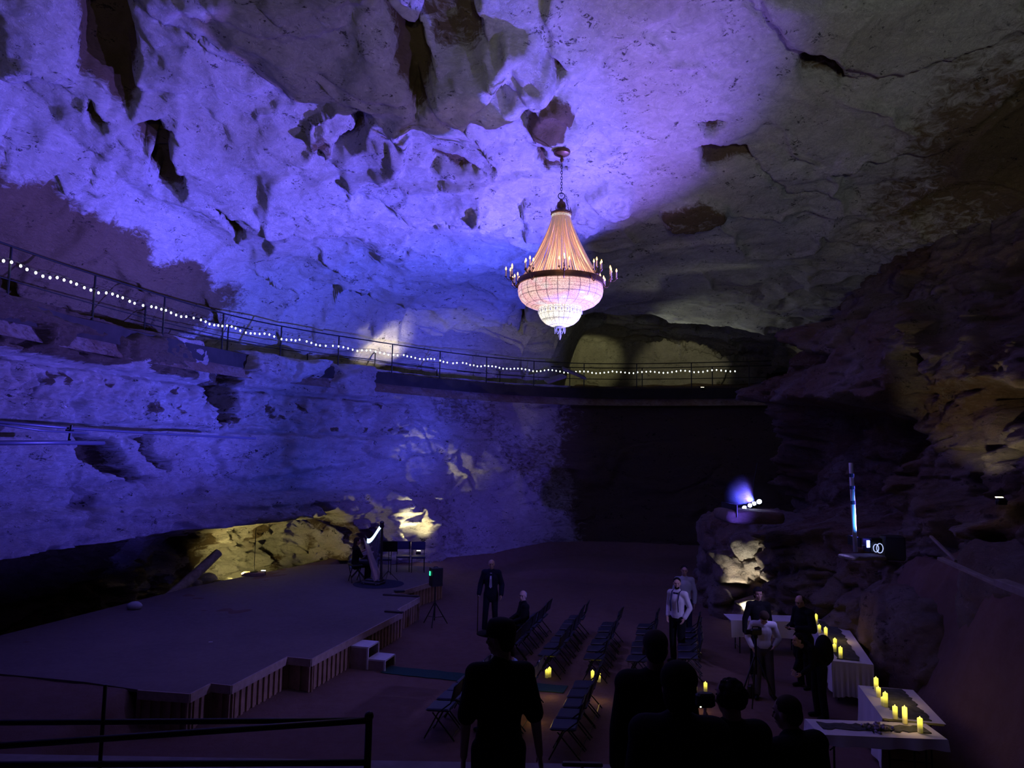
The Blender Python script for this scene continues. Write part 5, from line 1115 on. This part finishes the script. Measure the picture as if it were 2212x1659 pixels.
# camera held up between them
q=aty(1523,1512,3.75); hc_=thing('handheld_camera','small dark camera held up between the dark-haired and curly-haired people','camera',(q.x,q.y,q.z)); MB().box((0,0,0),(.095,.05,.07),.1,.01).build('camera_body',BK,hc_); MB().tube([(0,.025,0),(0,.06,0)],.026,12).build('lens_barrel',BK,hc_)
MB().box((-.03,-.027,-.025),(.008,.004,.006)).build('indicator_light',simple('camera_led',(.8,.8,.7),.4,0,.2,(1,1,.8),2),hc_)
LED=Vector((6.2,18.4,3.35)); PAR=Vector((6.95,13.5,3.25))
# four lamps of the bar on the rock, each a slightly different blue; the widened slab and an added flap cut their light off above the floor
LB=Vector((6.1,18.3,3.31))
spot('bar_beam_1',LB+Vector((.12,.0,.05)),(-5.5,17.0,11.2),11500,(.085,.10,1),76,.5,.035)
spot('bar_beam_2',LB+Vector((.02,-.05,.03)),(-3.8,13.4,12.6),7800,(.26,.14,1),84,.6,.035)
spot('bar_beam_3',LB+Vector((-.1,-.1,.01)),(-5,24,9),8500,(.06,.085,1),70,.6,.03)
spot('bar_beam_4',LB+Vector((-.2,-.12,.0)),(-10,17,5.2),7000,(.105,.08,1),54,.7,.02)
# second fixture on the bank
PB_=Vector((6.78,13.45,3.08))
spot('bank_beam_1',PB_,(-10,15.5,5.2),8500,(.10,.08,1),54,.7,.015)
spot('bank_beam_2',PB_+Vector((-.02,.06,.02)),(-2,28,5),6000,(.13,.085,1),46,.8,.03)
spot('bank_beam_3',PB_+Vector((0,-.05,.02)),(-2,14.5,12.5),3000,(.26,.19,1),80,.8,.05)
spot('people_fill',(6.3,12.4,3.3),(3.2,16.2,.9),330,(.36,.30,1),52,.8,.1)  # extra lamp without a fixture, added to brighten the white shirts
spot('stage_fill',(6.3,12.6,3.5),(-3.6,19.0,.6),900,(.16,.14,1),16,1,.1); spot('stage_fill_2',(6.3,12.4,3.5),(-4.0,13.6,.4),1100,(.30,.24,1),26,1,.1)  # extra lamps without fixtures, added to put blue on deck and skirt
# dim unseen fill lamps added behind the camera, thrown up at the ceiling
spot('ceiling_fill',(2.0,-2.5,5.2),(5.0,10,13.0),1700,(.93,1,.93),62,.9,.3)
spot('ceiling_fill_2',(-.5,-2.5,5.4),(-4.5,13,12.8),700,(1,.93,.70),70,.9,.3)
# warm uplights at the foot of the rock
UP=[((-8.15,22.1,.72),(-8.2,24.6,1.35),400,(1,.84,.28),112),((-3.5,26.3,.95),(-3.6,28.3,3.2),480,(1,.90,.42),80),((6.45,19.35,.15),(6.75,20.9,1.9),420,(.98,1,.80),60),
    ((-4.6,27.1,7.6),(-5.7,28.3,9.6),150,(1,.86,.5),95),((5.0,33.0,7.7),(4.6,37,8.8),420,(1,.95,.42),34),((8.2,33,7.7),(8.9,36.5,8.5),300,(1,.93,.5),40),((12.0,27.9,8.4),(13.3,29.5,9.3),160,(1,.93,.5),60),
    ((8.35,13.0,4.1),(9.2,13.95,4.95),110,(1,.9,.55),62),((6.5,31,7.6),(7.8,28.4,10.4),170,(.93,1,.78),75)]
for i,(a,b,pw,c,sz) in enumerate(UP): spot('uplight_beam_%d'%(i+1),a,b,pw,c,sz,.6,.04)
w=bpy.data.worlds.new('cave_dark'); scn.world=w; w.use_nodes=True; w.node_tree.nodes['Background'].inputs[0].default_value=(.02,.018,.03,1); w.node_tree.nodes['Background'].inputs[1].default_value=.05
scn.view_settings.view_transform='Standard'; scn.view_settings.look='None'; scn.view_settings.gamma=1; scn.view_settings.exposure=0
scn.cycles.max_bounces=5; scn.cycles.diffuse_bounces=3; scn.cycles.glossy_bounces=2; scn.cycles.transmission_bounces=2; scn.cycles.use_adaptive_sampling=True; scn.cycles.adaptive_threshold=.02
scn.cycles.use_denoising=True; scn.cycles.sample_clamp_indirect=4; scn.cycles.time_limit=1080
hz_=MB().ell((0,0,0),(1,1,1),n=20,m=12); mh,nt,b=newmat('thin_haze'); nt.nodes.remove(b); vs=nt.nodes.new('ShaderNodeVolumePrincipled'); vs.inputs['Color'].default_value=(.8,.8,.9,1)
tc=nd(nt,'ShaderNodeTexCoord'); ln=nd(nt,'ShaderNodeVectorMath',operation='LENGTH'); nt.links.new(tc.outputs['Object'],ln.inputs[0]); q=mth(nt,'MAXIMUM',mth(nt,'SUBTRACT',1.,ln.outputs['Value']),0.); nt.links.new(mth(nt,'MULTIPLY',mth(nt,'POWER',q,2.2),.022),vs.inputs['Density'])
nt.links.new(vs.outputs[0],[n for n in nt.nodes if n.type=='OUTPUT_MATERIAL'][0].inputs['Volume']); o=hz_.build('haze',mh,smooth=True,loc=(6.2,18.35,3.45)); o.scale=(.75,.75,.75); o['kind']='stuff'; tag(o,'thin bluish haze around the glowing light bar','haze')
